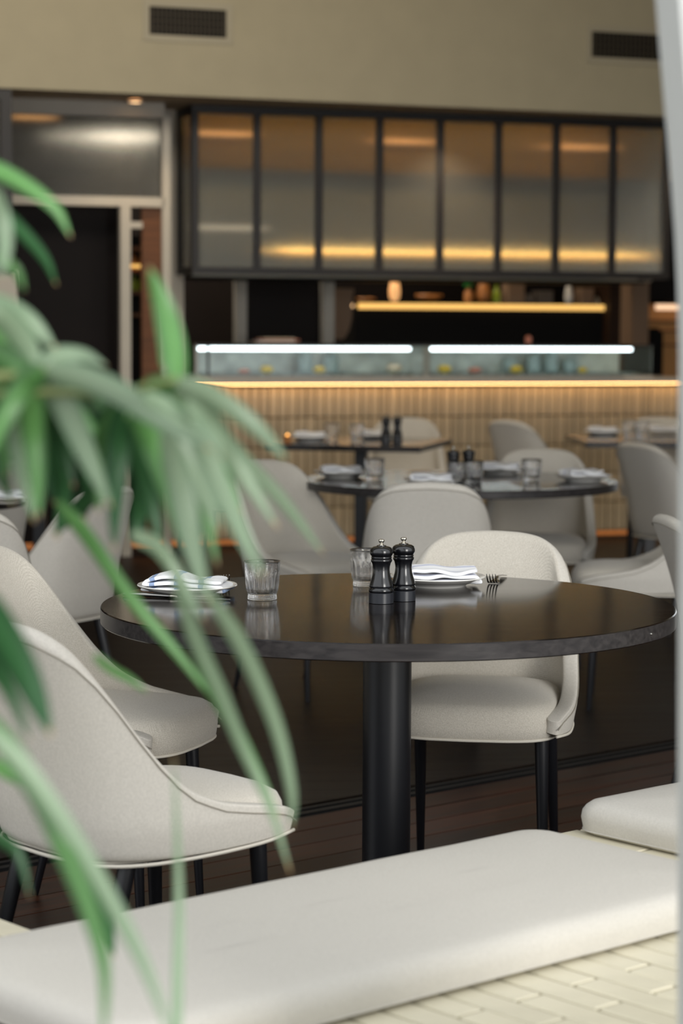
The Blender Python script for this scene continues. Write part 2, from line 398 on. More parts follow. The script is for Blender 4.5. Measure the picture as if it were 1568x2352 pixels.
vent(342, 519, 14, 88, 'wide dark grille air vent in pale frame, left on the bulkhead')
vent(1358, 1536, 72, 140, 'dark grille air vent high on bulkhead beside the white arch')
# soffit downlights
for px, py, lab in ((310, 230, 'small round downlight in the soffit above the white door frame'), (1038, 264, 'small round downlight in the soffit above the hanging glass screen')):
    p = PZ(px, py, 2.597); r = root('downlight', (p.x, p.y, 2.6), 0, label=lab, cat='light', group='soffit downlights')
    b = MB(); b.lathe([(.045, -.004), (.05, -.012), (.04, -.016), (.034, -.004)], 20, caps=False); b.build('ring', 'whitepaint', r, True)
    b = MB(); b.lathe([(.036, -.012), (.034, -.014), (.01, -.016)], 20); b.build('lens', 'downlight', r, True)
# ------------------------------------------------------------------ white arch at the right
prof = [(1482, -260), (1505, 0), (1514, 110), (1523, 220), (1532, 320), (1541, 430), (1549, 540), (1554, 650), (1558, 800), (1557, 1200), (1556, 1700), (1555, 2352)]
YA = 2.45
pp = [PY(px, py, YA) for px, py in prof]
top = pp[0]; L = [(top.x - .10, top.z + .28), (top.x - .28, top.z + .52), (top.x - .55, top.z + .68)][::-1] + [(p.x, p.z) for p in pp] + [(pp[-1].x, 0)]
Rr = [(L[0][0], 2.95)]
vs = []; fs = []; n = len(L)
outline = L + [(.74, 0), (.74, 2.2), (.80, 2.95), (L[0][0], 2.95)]
b = MB(); m_ = len(outline)
b.add([(x, YA - .16, z) for x, z in outline] + [(x, YA, z) for x, z in outline],
      [tuple(range(m_)), tuple(range(2 * m_ - 1, m_ - 1, -1))] + [(i, (i + 1) % m_, m_ + (i + 1) % m_, m_ + i) for i in range(m_)])
tag(b.build('wall_front', 'arch', smooth='auto'), kind='structure')

# ------------------------------------------------------------------ tiled bench, cushions
bench = root('tiled_bench', (RB.x, RB.y, 0), aB, label='low masonry bench clad in cream stacked tiles under the long cushion', cat='bench')
ZB = .39
b = MB(); b.box(-1.30, 2.0, -1.08, .12, .0, ZB - .012); b.box(-1.30, -.93, .12, .95, 0, ZB - .012); b.build('bench_body', 'grout', bench)
tb = MB(); tb.box(0, .0515, -.1915, 0, -.012, 0); tme = tb.mesh('tile', 'benchtile', bev=.0025, seg=1)
nt = 0
def tile(x, y):
    global nt
    o = link('tile', tme, bench); o.location = (x, y, ZB + rnd.uniform(-.0006, .0006)); nt += 1
for i in range(-22, 34):
    x = i * .058 + .002
    if x < -1.29: continue
    off = (i % 2) * .099
    for j in range(-1, 6):
        y1 = -.38 - j * .198 + off - .10; 
        if y1 > -.30 or y1 - .194 < -1.08: continue
        if x > .25 and False: continue
        if nt < 260: tile(x, y1)
for i in range(0, 5):                      # strip between the two cushions
    for j in range(0, 2):
        tile(.002 + i * .058, .11 - j * .198)
for i in range(0, 6):                      # wing beyond the cushion's left end
    for j in range(0, 5):
        tile(-1.288 + i * .058, .94 - j * .198)
# vertical face tiles on the end of the wing and bench back edge
eb = MB(); eb.box(0, .054, 0, .012, -.194, 0); eme = eb.mesh('tile', 'benchtile', bev=.0025, seg=1)
def cushion(name, x0, x1, y0, y1, z0, z1, label):
    cx, cy = (x0 + x1) / 2, (y0 + y1) / 2; hx, hy, hz = (x1 - x0) / 2, (y1 - y0) / 2, (z1 - z0) / 2
    bm = bmesh.new(); nx, ny = 28, 14
    def se(t, e=.12): return t
    rows = []
    b = MB()
    r = .035
    prof = [(1.0, -hz + .0), (1.0, -hz)]
    ring = lambda inset, z, crown=0: None
    segs = []
    # rounded-rectangle rings from bottom centre to top centre
    def rr(ix, z, rad):
        pts = []; ax, ay = hx - ix, hy - ix; rad = max(.004, min(rad, ax, ay))
        for q, (sx, sy) in enumerate(((1, 1), (-1, 1), (-1, -1), (1, -1))):
            for k in range(9):
                a = q * PI / 2 + k * PI / 16
                pts.append((sx * (ax - rad) + rad * math.cos(a), sy * (ay - rad) + rad * math.sin(a)))
        # straight parts refined
        out = []
        for i in range(len(pts)):
            p, q2 = pts[i], pts[(i + 1) % len(pts)]; d = math.dist(p, q2); m = max(1, int(d / .08)) if i % 9 == 8 else 1
            m = {8: 14, 17: 8, 26: 14, 35: 8}.get(i, 1)
            for k in range(m): out.append((p[0] + (q2[0] - p[0]) * k / m, p[1] + (q2[1] - p[1]) * k / m))
        return [(x, y, z + .0015 * noise.noise(Vector((x * 7, y * 7, z * 20)))) for x, y in out]
    R = [rr(.06, -hz, .03), rr(.012, -hz, .05), rr(.002, -hz + .006, .05), rr(-.003, 0, .055), rr(.0, hz - .018, .05), rr(.005, hz - .009, .05), rr(.014, hz - .002, .045), rr(.028, hz + .001, .04), rr(.06, hz + .004, .03), rr(.14, hz + .008, .02), rr(.2, hz + .009, .01)]
    b.grid(R, closed=True)
    n = len(R[0]); b.f.append(tuple(range(n))); b.f.append(tuple(10 * n + i for i in range(n)))
    rt_ = root(name, tuple(RB + uB * cx - vB * cy + Vector((0, 0, z0))), aB, label=label, cat='cushion', group='bench cushions')
    for p in b.v: p.z += hz
    b.build('cushion_cover', 'cushion', rt_, 'auto')
    for zz in (.008,):
        pb = MB(); P = rr(.001, zz, .05); pb.tube([(p[0], p[1], zz) for p in P], .0014, 6, close=True); pb.build('seam', 'cushion', rt_, True)
    return rt_
cushion('bench_cushion', -1.256, 0, -.50, 0, ZB + .001, .452, 'long pale linen cushion lying across the bottom of the picture on the bench')
cushion('bench_cushion', .20, 1.45, -.40, .10, ZB + .001, .452, 'shorter looking pale cushion end sticking out behind the white arch')

# ------------------------------------------------------------------ chairs
def catm(P, t):
    n = len(P) - 1; x = min(max(t, 0), 1) * n; i = min(int(x), n - 1); f = x - i
    g = lambda k: Vector(P[k]) if 0 <= k <= n else (2 * Vector(P[0]) - Vector(P[1]) if k < 0 else 2 * Vector(P[n]) - Vector(P[n - 1]))
    a, b_, c, d = g(i - 1), g(i), g(i + 1), g(i + 2)
    return .5 * ((2 * b_) + (c - a) * f + (2 * a - 5 * b_ + 4 * c - d) * f * f + (3 * b_ - a - 3 * c + d) * f ** 3)
plan = [(0, -.215, 0), (.10, -.209, 0), (.172, -.180, 0), (.210, -.118, 0), (.224, -.035, 0), (.227, .06, 0), (.222, .15, 0), (.200, .228, 0)]
topz = [(0, .828), (.10, .825), (.18, .817), (.25, .802), (.31, .780), (.37, .740), (.42, .688), (.48, .612), (.54, .560), (.61, .522), (.70, .500), (.82, .487), (.93, .474), (1.0, .455)]
def interp(T, x):
    for (a, p), (c, q) in zip(T, T[1:]):
        if x <= c: f = (x - a) / (c - a); return p + (q - p) * (f * f * (3 - 2 * f) * .4 + f * .6)
    return T[-1][1]
def shell_point(s, z):
    sg = 1 if s >= 0 else -1; a = abs(s); p = catm(plan, a)
    zb = max(0, z - .44)
    w_ = 1 - .025 * (zb / .4) ** 1.6
    back = max(0, 1 - a * 1.1)
    lean = .12 * zb + .42 * zb * zb
    x = p.x * w_ * sg; y = p.y - lean * (1 if a < .5 else max(0, 1 - (a - .5) * 2))
    # slight tuck of the shell towards the bottom
    tk = max(0, .47 - z) / .06; x *= 1 - .05 * tk; y *= 1 - .05 * tk
    return Vector((x, y, z))
def make_chair(label):
    r = root('dining_chair', (0, 0, 0), 0, label=label, cat='chair', group='upholstered dining chairs')
    NS, NV = 44, 12; rows = []
    for i in range(NS + 1):
        s = -1 + 2 * i / NS; zt = interp(topz, abs(s)); z0 = .412 + .012 * abs(s) ** 4
        rows.append([shell_point(s, z0 + (zt - z0) * (k / NV)) for k in range(NV + 1)])
    b = MB(); b.grid(rows); me = b.mesh('shell', 'felt', True); me.materials.append(MT['weave'])
    # make normals point outwards (away from the seat) then thicken inwards
    o = link('shell', me, r)
    md = o.modifiers.new('thick', 'SOLIDIFY'); md.thickness = .036; md.offset = -1; md.use_even_offset = False; md.material_offset = 1; md.material_offset_rim = 0
    cn = me.polygons[len(me.polygons) // 2]
    if cn.normal.y > 0: me.flip_normals()
    sb = o.modifiers.new('soft', 'SUBSURF'); sb.levels = 1; sb.render_levels = 2
    # piping along the bottom edge
    b = MB(); b.tube([rw[0] + Vector((0, 0, -.001)) for rw in rows], .0035, 6); b.build('piping', 'piping', r, True)
    # seam following the rim on the outside
    pts = []
    for i in range(NS + 1):
        s = -1 + 2 * i / NS; zt = interp(topz, abs(s)) - .016; p = shell_point(s, zt); c = Vector((p.x, p.y + .02, 0)); pts.append(p + Vector((p.x, p.y, 0)).normalized() * .0012)
    b = MB(); b.tube(pts, .0013, 5); b.build('seam', 'seam', r, True)
    # seat cushion: pillow inside the shell
    Rn = []; ns = 48
    def ring(f, z, g=1):
        out = []
        for i in range(ns):
            a = 2 * PI * i / ns; c, q = math.cos(a), math.sin(a); e = .42
            x = .190 * f * abs(c) ** e * (1 if c > 0 else -1) ; y = .02 + .215 * f * abs(q) ** .5 * (1 if q > 0 else -1)
            if y > .1: y += .022 * (1 - (x / .20) ** 2) * f
            x *= 1 + .04 * (y / .2)
            out.append((x, y, z))
        return out
    Rn = [ring(.80, .412), ring(.955, .413), ring(.985, .420), ring(1.0, .445), ring(.99, .468), ring(.955, .484), ring(.88, .494), ring(.7, .502), ring(.45, .507), ring(.15, .509)]
    b = MB(); b.grid(Rn, closed=True); b.f.append(tuple(range(ns))); b.f.append(tuple(9 * ns + i for i in range(ns)))
    seat = b.build('seat', 'weave', r, True)
    b = MB(); P = ring(.975, .414); b.tube(P, .0035, 6, close=True); b.build('seat_piping', 'piping', seat, True)
    b = MB(); b.box(-.13, .13, -.13, .15, .396, .413); b.build('seat_base', 'black', r, bev=.003)
    for sx in (-1, 1):
        for sy in (-1, 1):
            b = MB(); tp = Vector((sx * .155, (.165 if sy > 0 else -.125), .412)); bt = Vector((sx * .165, (.185 if sy > 0 else -.235), 0))
            b.tube([tp, tp.lerp(bt, .5), tp.lerp(bt, .985), bt], [.0165, .0125, .0085, .0075], 14); b.build('leg', 'blackmetal', r, 'auto')
    return r
CH = [
 # x, y, facing angle (deg, 0=+X, 90=away), label
 (-.375, 4.03, 42, 'nearest chair, pale linen, seen from behind beside the bench behind the leaves'),
 (-.545, 4.98, -19, 'pale woven chair at the left end of the front table facing right'),
 (.325, 5.22, -99, 'pale woven chair facing the camera behind the right plate on the front table'),
 (.29, 7.55, 88, 'pale chair seen squarely from behind, between the front and middle tables'),
 (-.11, 8.20, -50, 'brown-lit chair left of the middle round table, angled to the camera'),
 (.79, 9.02, -96, 'warm pale chair facing the camera behind the glass on the middle table'),
 (1.07, 7.95, 172, 'pale chair with only its empty seat in view, right of the middle table'),
 (1.16, 6.05, 8, 'pale chair back cut off by the white arch, just right of the front table'),
 (1.53, 10.0, 32, 'grey-brown chair in front of the right rear table, back turned and leaning'),
 (.34, 12.15, -92, 'grey-brown chair facing us behind the pair of mills on the rear table'),
 (1.11, 12.35, 40, 'small far chair standing alone against the tiled counter, back turned'),
 (-.60, 11.6, -20, 'brown-lit chair at the left end of the rear table'),
 (-.97, 7.14, 150, 'pale chair seen obliquely from behind, left behind the striped napkin plate'),
 (-1.09, 6.45, 95, 'pale chair back at the left edge, nearest of the two left of the leaves'),
 (-1.47, 8.6, 150, 'thin sliver of a pale chair side behind the chair at the left edge'),
 (1.75, 12.4, -95, 'far chair behind the right rear table, only its top edge showing'),
]
c0 = None
for x, y, a, lab in CH:
    rz = math.radians(a - 90)
    if c0 is None: c0 = make_chair(lab); c0.location = (x, y, 0); c0.rotation_euler = (0, 0, rz); c0['label'] = lab
    else: dup(c0, (x, y, 0), rz, lab)

# ------------------------------------------------------------------ tables
def round_table(x, y, rad, label, rcol=.051, thick=.034, topm='tablewood'):
    r = root('round_table', (x, y, 0), math.radians(4), label=label, cat='table', group='dark dining tables')
    b = MB(); n = 128; b.lathe([(rad - .03, .75 - thick), (rad - .002, .75 - thick), (rad, .75 - thick + .002), (rad, .748), (rad - .002, .75)], n); o = b.build('tabletop', topm, r, 'auto')
    o.data.materials.append(MT['tableedge'])
    for p in o.data.polygons:
        if abs(p.normal.z) < .5: p.material_index = 1
    b = MB(); b.lathe([(rcol, .01), (rcol, .75 - thick)], 48); b.build('column', 'blackmetal', r, 'auto')
    b = MB(); b.lathe([(.26, 0), (.26, .008), (.25, .012), (rcol + .01, .014)], 64); b.build('base_plate', 'blackmetal', r, 'auto')
    b = MB(); b.lathe([(.16, .75 - thick - .006), (.16, .75 - thick)], 40); b.build('mounting_plate', 'blackmetal', r, 'auto')
    return r
TZ = .75
T1 = (.098, 4.72)
round_table(*T1, .6, 'large round dark wood table with black column, closest table')
round_table(.45, 8.62, .6, 'dark round table in the middle distance, glossy top with two mills', thick=.03)
def square_table(x, y, wd, dp, rz, label):
    r = root('square_table', (x, y, 0), rz, label=label, cat='table', group='dark dining tables')
    b = MB(); b.box(-wd / 2, wd / 2, -dp / 2, dp / 2, .72, .75); b.build('tabletop', 'tablewood', r, bev=.002)
    b = MB(); b.box(-.03, .03, -.03, .03, .012, .705); b.build('column', 'blackmetal', r, bev=.004)
    b = MB(); b.box(-wd * .3, wd * .3, -.03, .03, .70, .72); b.build('crossbar', 'blackmetal', r)
    b = MB(); b.box(-.22, .22, -.22, .22, 0, .012); b.build('base_plate', 'blackmetal', r, bev=.003)
    return r
TA = square_table(.10, 11.50, .78, .86, math.radians(-13), 'dark rectangular rear table left of centre in front of the counter')
TB = square_table(1.63, 11.95, .80, .80, math.radians(2), 'dark rear table at the right edge in front of the counter')
TC = square_table(-1.45, 10.85, .8, .8, 0, 'dark table half hidden behind the leaves at the left')
TD = round_table(-1.5, 7.72, .42, 'dark round table cut off by the left edge of the picture')

# ------------------------------------------------------------------ tableware
def plate_proto(label):
    r = root('dinner_plate', (0, 0, 0), 0, label=label, cat='plate', group='white plates')
    prof = [(.062, 0), (.064, .0), (.067, .004), (.085, .010), (.106, .0185), (.1085, .0205), (.1075, .0225), (.100, .021), (.082, .0145), (.072, .009), (.062, .007), (.02, .0065)]
    b = MB(); b.lathe(prof, 72); b.build('dish', 'china', r, 'auto')
    b = MB(); b.lathe([(.0865, .0165), (.0868, .0168), (.0872, .0168)], 60, caps=False); b.build('rim_line', 'greybox', r)
    return r
def napkin_proto(label, mat, w_=.15, d_=.10, layers=4, mess=.004, seed=1, hump=0):
    r_ = random.Random(seed); path = []; zc = 0; gap = .0086
    for L_ in range(layers):
        z = L_ * gap; wl = w_ / 2 * (1 - .03 * L_)
        xs = [-wl + 2 * wl * k / 12 for k in range(13)]
        if L_ % 2: xs = xs[::-1]
        for x in xs: path.append((x, z))
        if L_ < layers - 1:
            sgn = 1 if xs[-1] > 0 else -1
            for q in (-45, 0, 45):
                path.append((xs[-1] + sgn * gap / 2 * math.cos(math.radians(q)), z + gap / 2 + gap / 2 * math.sin(math.radians(q))))
    rows = []; M_ = 14
    for j in range(M_ + 1):
        t = j / M_; yy = (t - .5) * d_; row = []
        for (x, z) in path:
            n1 = noise.noise(Vector((x * 22 + seed * 3, yy * 22, z * 60))); n2 = noise.noise(Vector((x * 9, yy * 9 + seed, z * 90 + 5)))
            hz = hump * math.exp(-((x + .035) / .035) ** 2) * (z / (gap * layers)) * (1 - (2 * t - 1) ** 2 * .5)
            row.append((x + n2 * mess * 1.5, yy + n1 * mess * 1.2 + (.5 - t) * .003 * z / gap, z + .0018 + (n1 + .6) * mess * .8 * (z / (gap * layers) + .15) + hz))
        rows.append(row)
    b = MB(); b.grid(rows); me = b.mesh('cloth', mat, True)
    uvl = me.uv_layers.new(name='uv')
    for lp in me.loops:
        co = me.vertices[lp.vertex_index].co; uvl.data[lp.index].uv = (co.x / w_ + .5, co.y / d_ + .5)
    o = link('napkin', me); tag(o, label, 'napkin', 'folded napkins')
    md = o.modifiers.new('t', 'SOLIDIFY'); md.thickness = .0078; md.offset = 0
    sb = o.modifiers.new('s', 'SUBSURF'); sb.levels = 1; sb.render_levels = 2
    return o
def tumbler_proto(label):
    r = root('glass_tumbler', (0, 0, 0), 0, label=label, cat='glass', group='faceted glass tumblers')
    H = .083; outer = [(.0285, 0), (.031, .0015), (.0315, .004), (.0305, .010), (.0312, .0155), (.0335, .018), (.0345, .024), (.0352, .030), (.0358, .036), (.0362, .042), (.0366, .048), (.037, .054), (.0374, .060), (.0378, .067), (.0382, .075), (.0385, .081), (.0383, .083)]
    inner = [(.0368, .083), (.0364, .078), (.0345, .06), (.0312, .04), (.0290, .024), (.029, .0185), (.02, .016), (.006, .0155)]
    n = 96; K = 16
    def rf(a, k):
        if k >= len(outer): return 1
        z = outer[k][1]
        if .016 < z < .06:
            # pointed facets: alternating long and short petals
            ph = (a * K / (2 * PI)) % 1; q = abs(ph - .5) * 2
            lim = .060 - .022 * q
            m = 1 if z < lim else max(0, 1 - (z - lim) / .004)
            return 1 - .062 * m * (1 - q ** 1.4) * min(1, (z - .016) / .008)
        if z < .012: return 1 - .05 * abs(math.sin(a * 12)) * (z > 0)
        return 1
    b = MB(); b.lathe(outer + inner, n, rf=rf); b.build('body', 'tumbler', r, True)
    b = MB()
    return r
MILLP = [(.0262, 0), (.0262, .021)]
def mill_proto(label):
    r = root('pepper_mill', (0, 0, 0), 0, label=label, cat='mill', group='black salt and pepper mills')
    b = MB(); b.lathe([(.024, 0), (.0262, .0008), (.0262, .0215), (.0252, .0225)], 40); b.build('base_band', 'millbase', r, 'auto')
    pr = [(.0248, .0222), (.0262, .0245), (.0268, .0275), (.0262, .0305), (.0246, .032), (.0240, .033), (.0250, .0345), (.0254, .037), (.0250, .039), (.0236, .0445), (.0210, .052), (.0186, .061), (.0176, .070), (.0180, .077), (.0196, .084), (.0208, .0865), (.0220, .088), (.0226, .0905), (.0222, .0925), (.0210, .0935), (.0214, .0950), (.0218, .0965), (.0214, .0985), (.0200, .0995)]
    b = MB(); b.lathe(pr, 48); b.build('body', 'millblack', r, 'auto')
    hd = [(.0198, .0992), (.0222, .1005), (.0242, .1045), (.0247, .108), (.0240, .1125), (.0215, .1165), (.0175, .119), (.0120, .1202), (.0100, .1206), (.0098, .1220), (.0070, .1226)]
    b = MB(); b.lathe(hd, 48); b.build('head', 'millblack', r, 'auto')
    b = MB(); b.lathe([(.0058, .1220), (.0052, .1235), (.0034, .1250), (.0034, .1272), (.0050, .1285), (.0064, .1305), (.0066, .1325), (.0058, .1342), (.0030, .1348)], 24); b.build('knob', 'chrome', r, 'auto')
    return r
def fork(name, loc, rz, label, fan=0):
    r = root(name, loc, rz, label=label, cat='cutlery', group='cutlery')
    # local +x = towards handle ; tines start at x=0
    def strip(pts, ws, th=.0018):
        b = MB(); rows = []
        for (x, y, z), w2 in zip(pts, ws):
            rows.append([(x, y - w2, z), (x, y + w2, z), (x, y + w2, z + th), (x, y - w2, z + th)])
        b.grid(rows, closed=True); b.f.append((0, 1, 2, 3)); n = len(b.v) - 4; b.f.append((n, n + 1, n + 2, n + 3)); return b
    for i in range(4):
        y = (i - 1.5) * .0066
        strip([(-.002, y, .025), (.006, y, .016), (.016, y, .0075), (.028, y, .0025), (.042, y * .95, .0012)], [.0007, .0013, .0016, .0018, .002], .002).build('tine', 'steel', r, 'auto')
    strip([(.040, 0, .001), (.052, 0, .0015), (.064, 0, .004), (.072, 0, .0065), (.10, 0, .010), (.14, 0, .008), (.18, 0, .003), (.195, 0, .0015)], [.0122, .012, .0075, .0032, .003, .0045, .0078, .006], .0024).build('handle', 'steel', r, 'auto')
    return r
P1 = PZ(430, 1349, .765); P2 = PZ(1004, 1329, .765)
pl = plate_proto('white plate holding the blue striped napkin on the left of the front table'); pl.location = (P1.x, P1.y, TZ)
dup(pl, (P2.x, P2.y, TZ), 0, 'white plate under the lavender striped napkin beside the front mills')
n1 = napkin_proto('white napkin with blue stripes, crumpled, on the left plate of the front table', 'napl', .175, .088, 3, .010, 3, hump=.022)
n1.location = (P1.x - .002, P1.y + .004, TZ + .0095); n1.rotation_euler = (0, 0, math.radians(-12))
n2 = napkin_proto('neatly folded white napkin with lavender stripe beside the front pair of mills', 'napr', .142, .10, 3, .013, 8, hump=.006)
n2.location = (P2.x + .014, P2.y, TZ + .0095); n2.rotation_euler = (0, 0, math.radians(6))
G1 = PZ(602, 1377, TZ); G2 = PZ(842, 1346, TZ)
gl = tumbler_proto('clear faceted tumbler right of the blue striped napkin on the front table'); gl.location = (G1.x, G1.y, TZ)
dup(gl, (G2.x, G2.y, TZ), .1, 'clear faceted tumbler half hidden behind the front left mill')
m1 = PZ(875, 1385, TZ); m2 = PZ(924, 1381, TZ)
ml = mill_proto('black turned mill, left one of the pair on the front table'); ml.location = (m1.x, m1.y, TZ)
dup(ml, (m2.x + .002, m1.y + .045, TZ), 0, 'black turned mill, right one of the pair on the front table')
f1 = PZ(1127, 1345, TZ); fork('fork', (f1.x, f1.y, TZ), math.radians(77), 'steel fork with raised tines lying right of the plate by the mills')
# knife on the left, spoon end between plate and tumbler
k0 = PZ(283, 1369, TZ); k1 = PZ(528, 1381, TZ); dk = (k1 - k0); ang = math.atan2(dk.y, dk.x); Lk = dk.length
r = root('table_knife', (k0.x, k0.y, TZ), ang, label='steel table knife lying in front of the left plate', cat='cutlery', group='cutlery')
b = MB(); b.tube([(0, 0, .005), (.004, 0, .0055), (.05, 0, .0055), (.105, 0, .005), (.112, 0, .005)], [.003, .0045, .005, .0042, .003], 12); b.build('handle', 'steel', r, 'auto')
b = MB(); b.tube([(.110, 0, .0052), (.115, 0, .0054), (.120, 0, .0052), (.128, 0, .005)], [.0032, .0055, .0045, .003], 12); b.build('bolster', 'chrome', r, 'auto')
b = MB(); b.add([(.124, -.006, .003), (.20, -.008, .003), (Lk, .002, .003), (.20, .008, .003), (.124, .006, .003), (.124, -.006, .0045), (.20, -.008, .0045), (Lk, .002, .0045), (.20, .008, .0045), (.124, .006, .0045)],
  [(0, 1, 2, 3, 4), (9, 8, 7, 6, 5), (0, 1, 6, 5), (1, 2, 7, 6), (2, 3, 8, 7), (3, 4, 9, 8), (4, 0, 5, 9)]); b.build('blade', 'steel', r)
f2 = PZ(551, 1351, TZ); fork('fork', (f2.x - .035, f2.y + .03, TZ), math.radians(98), 'steel fork lying between the left plate and its tumbler on the front table')
sp_ = Vector((T1[0] + .6 * math.cos(math.radians(-32)), T1[1] + .6 * math.sin(math.radians(-32)), .733))
b = MB(); b.lathe([(.003, -.002), (.004, 0), (.003, .002)], 12); o = b.build('screw', 'steel', bpy.data.objects['round_table'], True)
o.location = (.6 * math.cos(math.radians(-36)), .6 * math.sin(math.radians(-36)), .733)
# middle table settings
def at(px, py, z=TZ): return PZ(px, py, z)
def setting(px, py, lab_p, lab_n, rz, s=1.0):
    p = at(px, py, .765); dup(pl, (p.x, p.y, TZ), 0, lab_p)
    q = dup(n2, (p.x, p.y, TZ + .0095), rz, lab_n); q.data = q.data.copy() if False else q.data
setting(785, 1086, 'white plate on the left side of the middle round table', 'folded napkin on the left plate of the middle round table', .2)
setting(1148, 1078, 'white plate between mills and tumbler on the middle round table', 'folded napkin between mills and tumbler on the middle round table', -.1)
setting(1338, 1094, 'white plate at the right end of the middle round table', 'rumpled napkin at the right end of the middle round table', .5)
setting(992, 1104, 'white plate on the middle table just over the square-on chair back', 'flat napkin showing just over the square-on chair back', 0)
def put(src, px, py, lab, rz=0, z=TZ):
    p = at(px, py, z); return dup(src, (p.x, p.y, z), rz, lab)
put(gl, 860, 1103, 'tumbler on the left of the middle table, beside the left plate')
put(gl, 1220, 1105, 'tumbler on the middle table between its two right plates')
put(gl, 1050, 1112, 'left tumbler standing before the mills on the middle table', .1)
p_ = at(1050, 1112); 
dup(gl, (p_.x + .062, p_.y + .06, TZ), .3, 'right tumbler standing before the mills on the middle table')
mm = dup(ml, (p_.x - .012, p_.y + .09, TZ), 0, 'left black mill of the pair on the middle round table')
mm = dup(ml, (p_.x + .048, p_.y + .135, TZ), 0, 'right black mill of the pair on the middle round table')
# rear table A
put(ml, 886, 1013, 'left black mill of the pair on the rear table')
put(ml, 912, 1012, 'right black mill of the pair on the rear table')
def setting2(px, py, a, b_): 
    p = at(px, py, .765); dup(pl, (p.x, p.y, TZ), 0, a); dup(n2, (p.x, p.y, TZ + .0095), .1, b_)
setting2(712, 1004, 'white plate at the left end of the rear table', 'folded napkin at the left end of the rear table')
setting2(856, 1000, 'white plate just left of the mills on the rear table', 'folded napkin just left of the mills on the rear table')
put(gl, 762, 1009, 'tumbler right of the left napkin on the rear table')
put(gl, 820, 1012, 'tumbler near the middle of the rear table')
p = at(660, 1014); r = root('tealight', (p.x, p.y, TZ), 0, label='small glowing tealight at the left end of the rear table', cat='candle')
b = MB(); b.lathe([(.018, 0), (.020, .001), (.021, .03), (.019, .03), (.018, .012), (.004, .012)], 20); b.build('cup', 'amber', r, 'auto')
b = MB(); b.lathe([(.003, .012), (.010, .019), (.011, .026), (.006, .034), (.001, .040)], 14); b.build('flame', 'flame', r, True)
setting2(1385, 992, 'white plate at the left side of the right rear table', 'napkin at the left side of the right rear table')
setting2(1525, 990, 'white plate beside the arch on the right rear table', 'napkin beside the arch on the right rear table')
put(gl, 1445, 1001, 'left tumbler in the middle of the right rear table')
put(gl, 1475, 1003, 'right tumbler in the middle of the right rear table')
p = at(1572, 1004); dup(ml, (p.x, p.y, TZ), 0, 'black mill on the right rear table half behind the white arch')
setting2(150, 1024, 'white plate on the table glimpsed through the leaves', 'napkin on the table glimpsed through the leaves')
setting2(6, 1143, 'white plate on the round table at the left edge', 'rumpled napkin on the round table at the left edge')

# ------------------------------------------------------------------ BAR COUNTER
a0, _ = W(445, 900, 0); a1 = W(1640, 900, 0)[0]
ztop = W(784, 871, 0)[1]; zlip = W(784, 881, 0)[1]
ctr = wroot('bar_counter', a0, 0, 0, label='long bar counter faced with narrow vertical beige tiles, glowing under its top', cat='counter')
Lc = 58 * .0585
b = MB(); b.box(0, Lc, .012, .75, 0, zlip); b.build('counter_body', 'countergrout', ctr)
tw, thh = .0530, (zlip - .075) / 5
b = MB(); b.box(0, tw, 0, .016, 0, thh - .005); cme = b.mesh('tile', 'countertile', bev=.006, seg=2)
for i in range(58):
    for j in range(5):
        o = link('tile', cme, ctr); o.location = (i * .0585, rnd.uniform(-.002, .002), .055 + j * thh)
b = MB(); b.box(-.03, Lc, -.07, .75, zlip, ztop); b.build('worktop', 'worktop', ctr, bev=.003)
b = MB(); b.box(0, Lc, -.064, -.044, zlip - .005, zlip - .001); b.build('light_strip', 'led_warm', ctr)
b = MB(); b.box(0, Lc, .003, .012, .022, .050); b.build('toe_light', 'led_toe', ctr)
# ------------------------------------------------------------------ DISPLAY CASE on the counter
c0a, zc1 = W(448, 792, .05); c1a = W(1500, 795, .05)[0]
case = wroot('display_case', c0a, .05, ztop, label='long glass display case lit by cool tubes on the bar counter', cat='display case')
hc = W(784, 790, .05)[1] - ztop; Lq = c1a - c0a; dpt = .48
def cb_(nm, m, *bx, **k): b = MB(); b.box(*bx); return b.build(nm, m, case, **k)
cb_('front_glass', 'caseglass', .01, Lq - .01, 0, .006, .02, hc - .012)
cb_('side_glass', 'caseglass', 0, .006, .006, dpt, .02, hc - .012)
cb_('side_glass', 'caseglass', Lq - .006, Lq, .006, dpt, .02, hc - .012)
cb_('top_frame', 'screenframe', 0, Lq, -.004, .03, hc - .012, hc)
cb_('top_glass', 'caseglass', 0, Lq, .03, dpt, hc - .008, hc - .002)
cb_('plinth', 'worktop', 0, Lq, -.004, dpt, 0, .018)
cb_('back_panel', 'caseback', .02, Lq - .02, dpt - .01, dpt, .02, hc - .015)
for px in (478,):
    x = W(px, 820, .05)[0] - c0a; cb_('upright', 'screenframe', x - .006, x + .006, -.003, .012, .018, hc)
x = W(981, 820, .05)[0] - c0a; cb_('upright', 'whitepaint', x - .02, x + .02, .008, .02, .018, hc)
x = W(452, 820, .05)[0] - c0a; cb_('upright', 'whitepaint', x - .012, x + .008, .008, .02, .018, hc)
for p0, p1 in ((450, 944), (992, 1453)):
    x0 = W(p0, 800, .05)[0] - c0a; x1 = W(p1, 800, .05)[0] - c0a
    b = MB(); b.tube([(x0, .022, hc - .030), (x1, .022, hc - .030)], .011, 12); b.build('light_tube', 'led_cold', case, 'auto')
b = MB()
rows = [[(.03 + (Lq - .06) * i / 160, .03 + (dpt - .06) * j / 12, .022 + .012 * noise.noise(Vector((i * .9, j * .9, 0)))+ .01 * rnd.random()) for j in range(13)] for i in range(161)]
b.grid(rows); o = b.build('ice_bed', 'ice', case); o['kind'] = 'stuff'
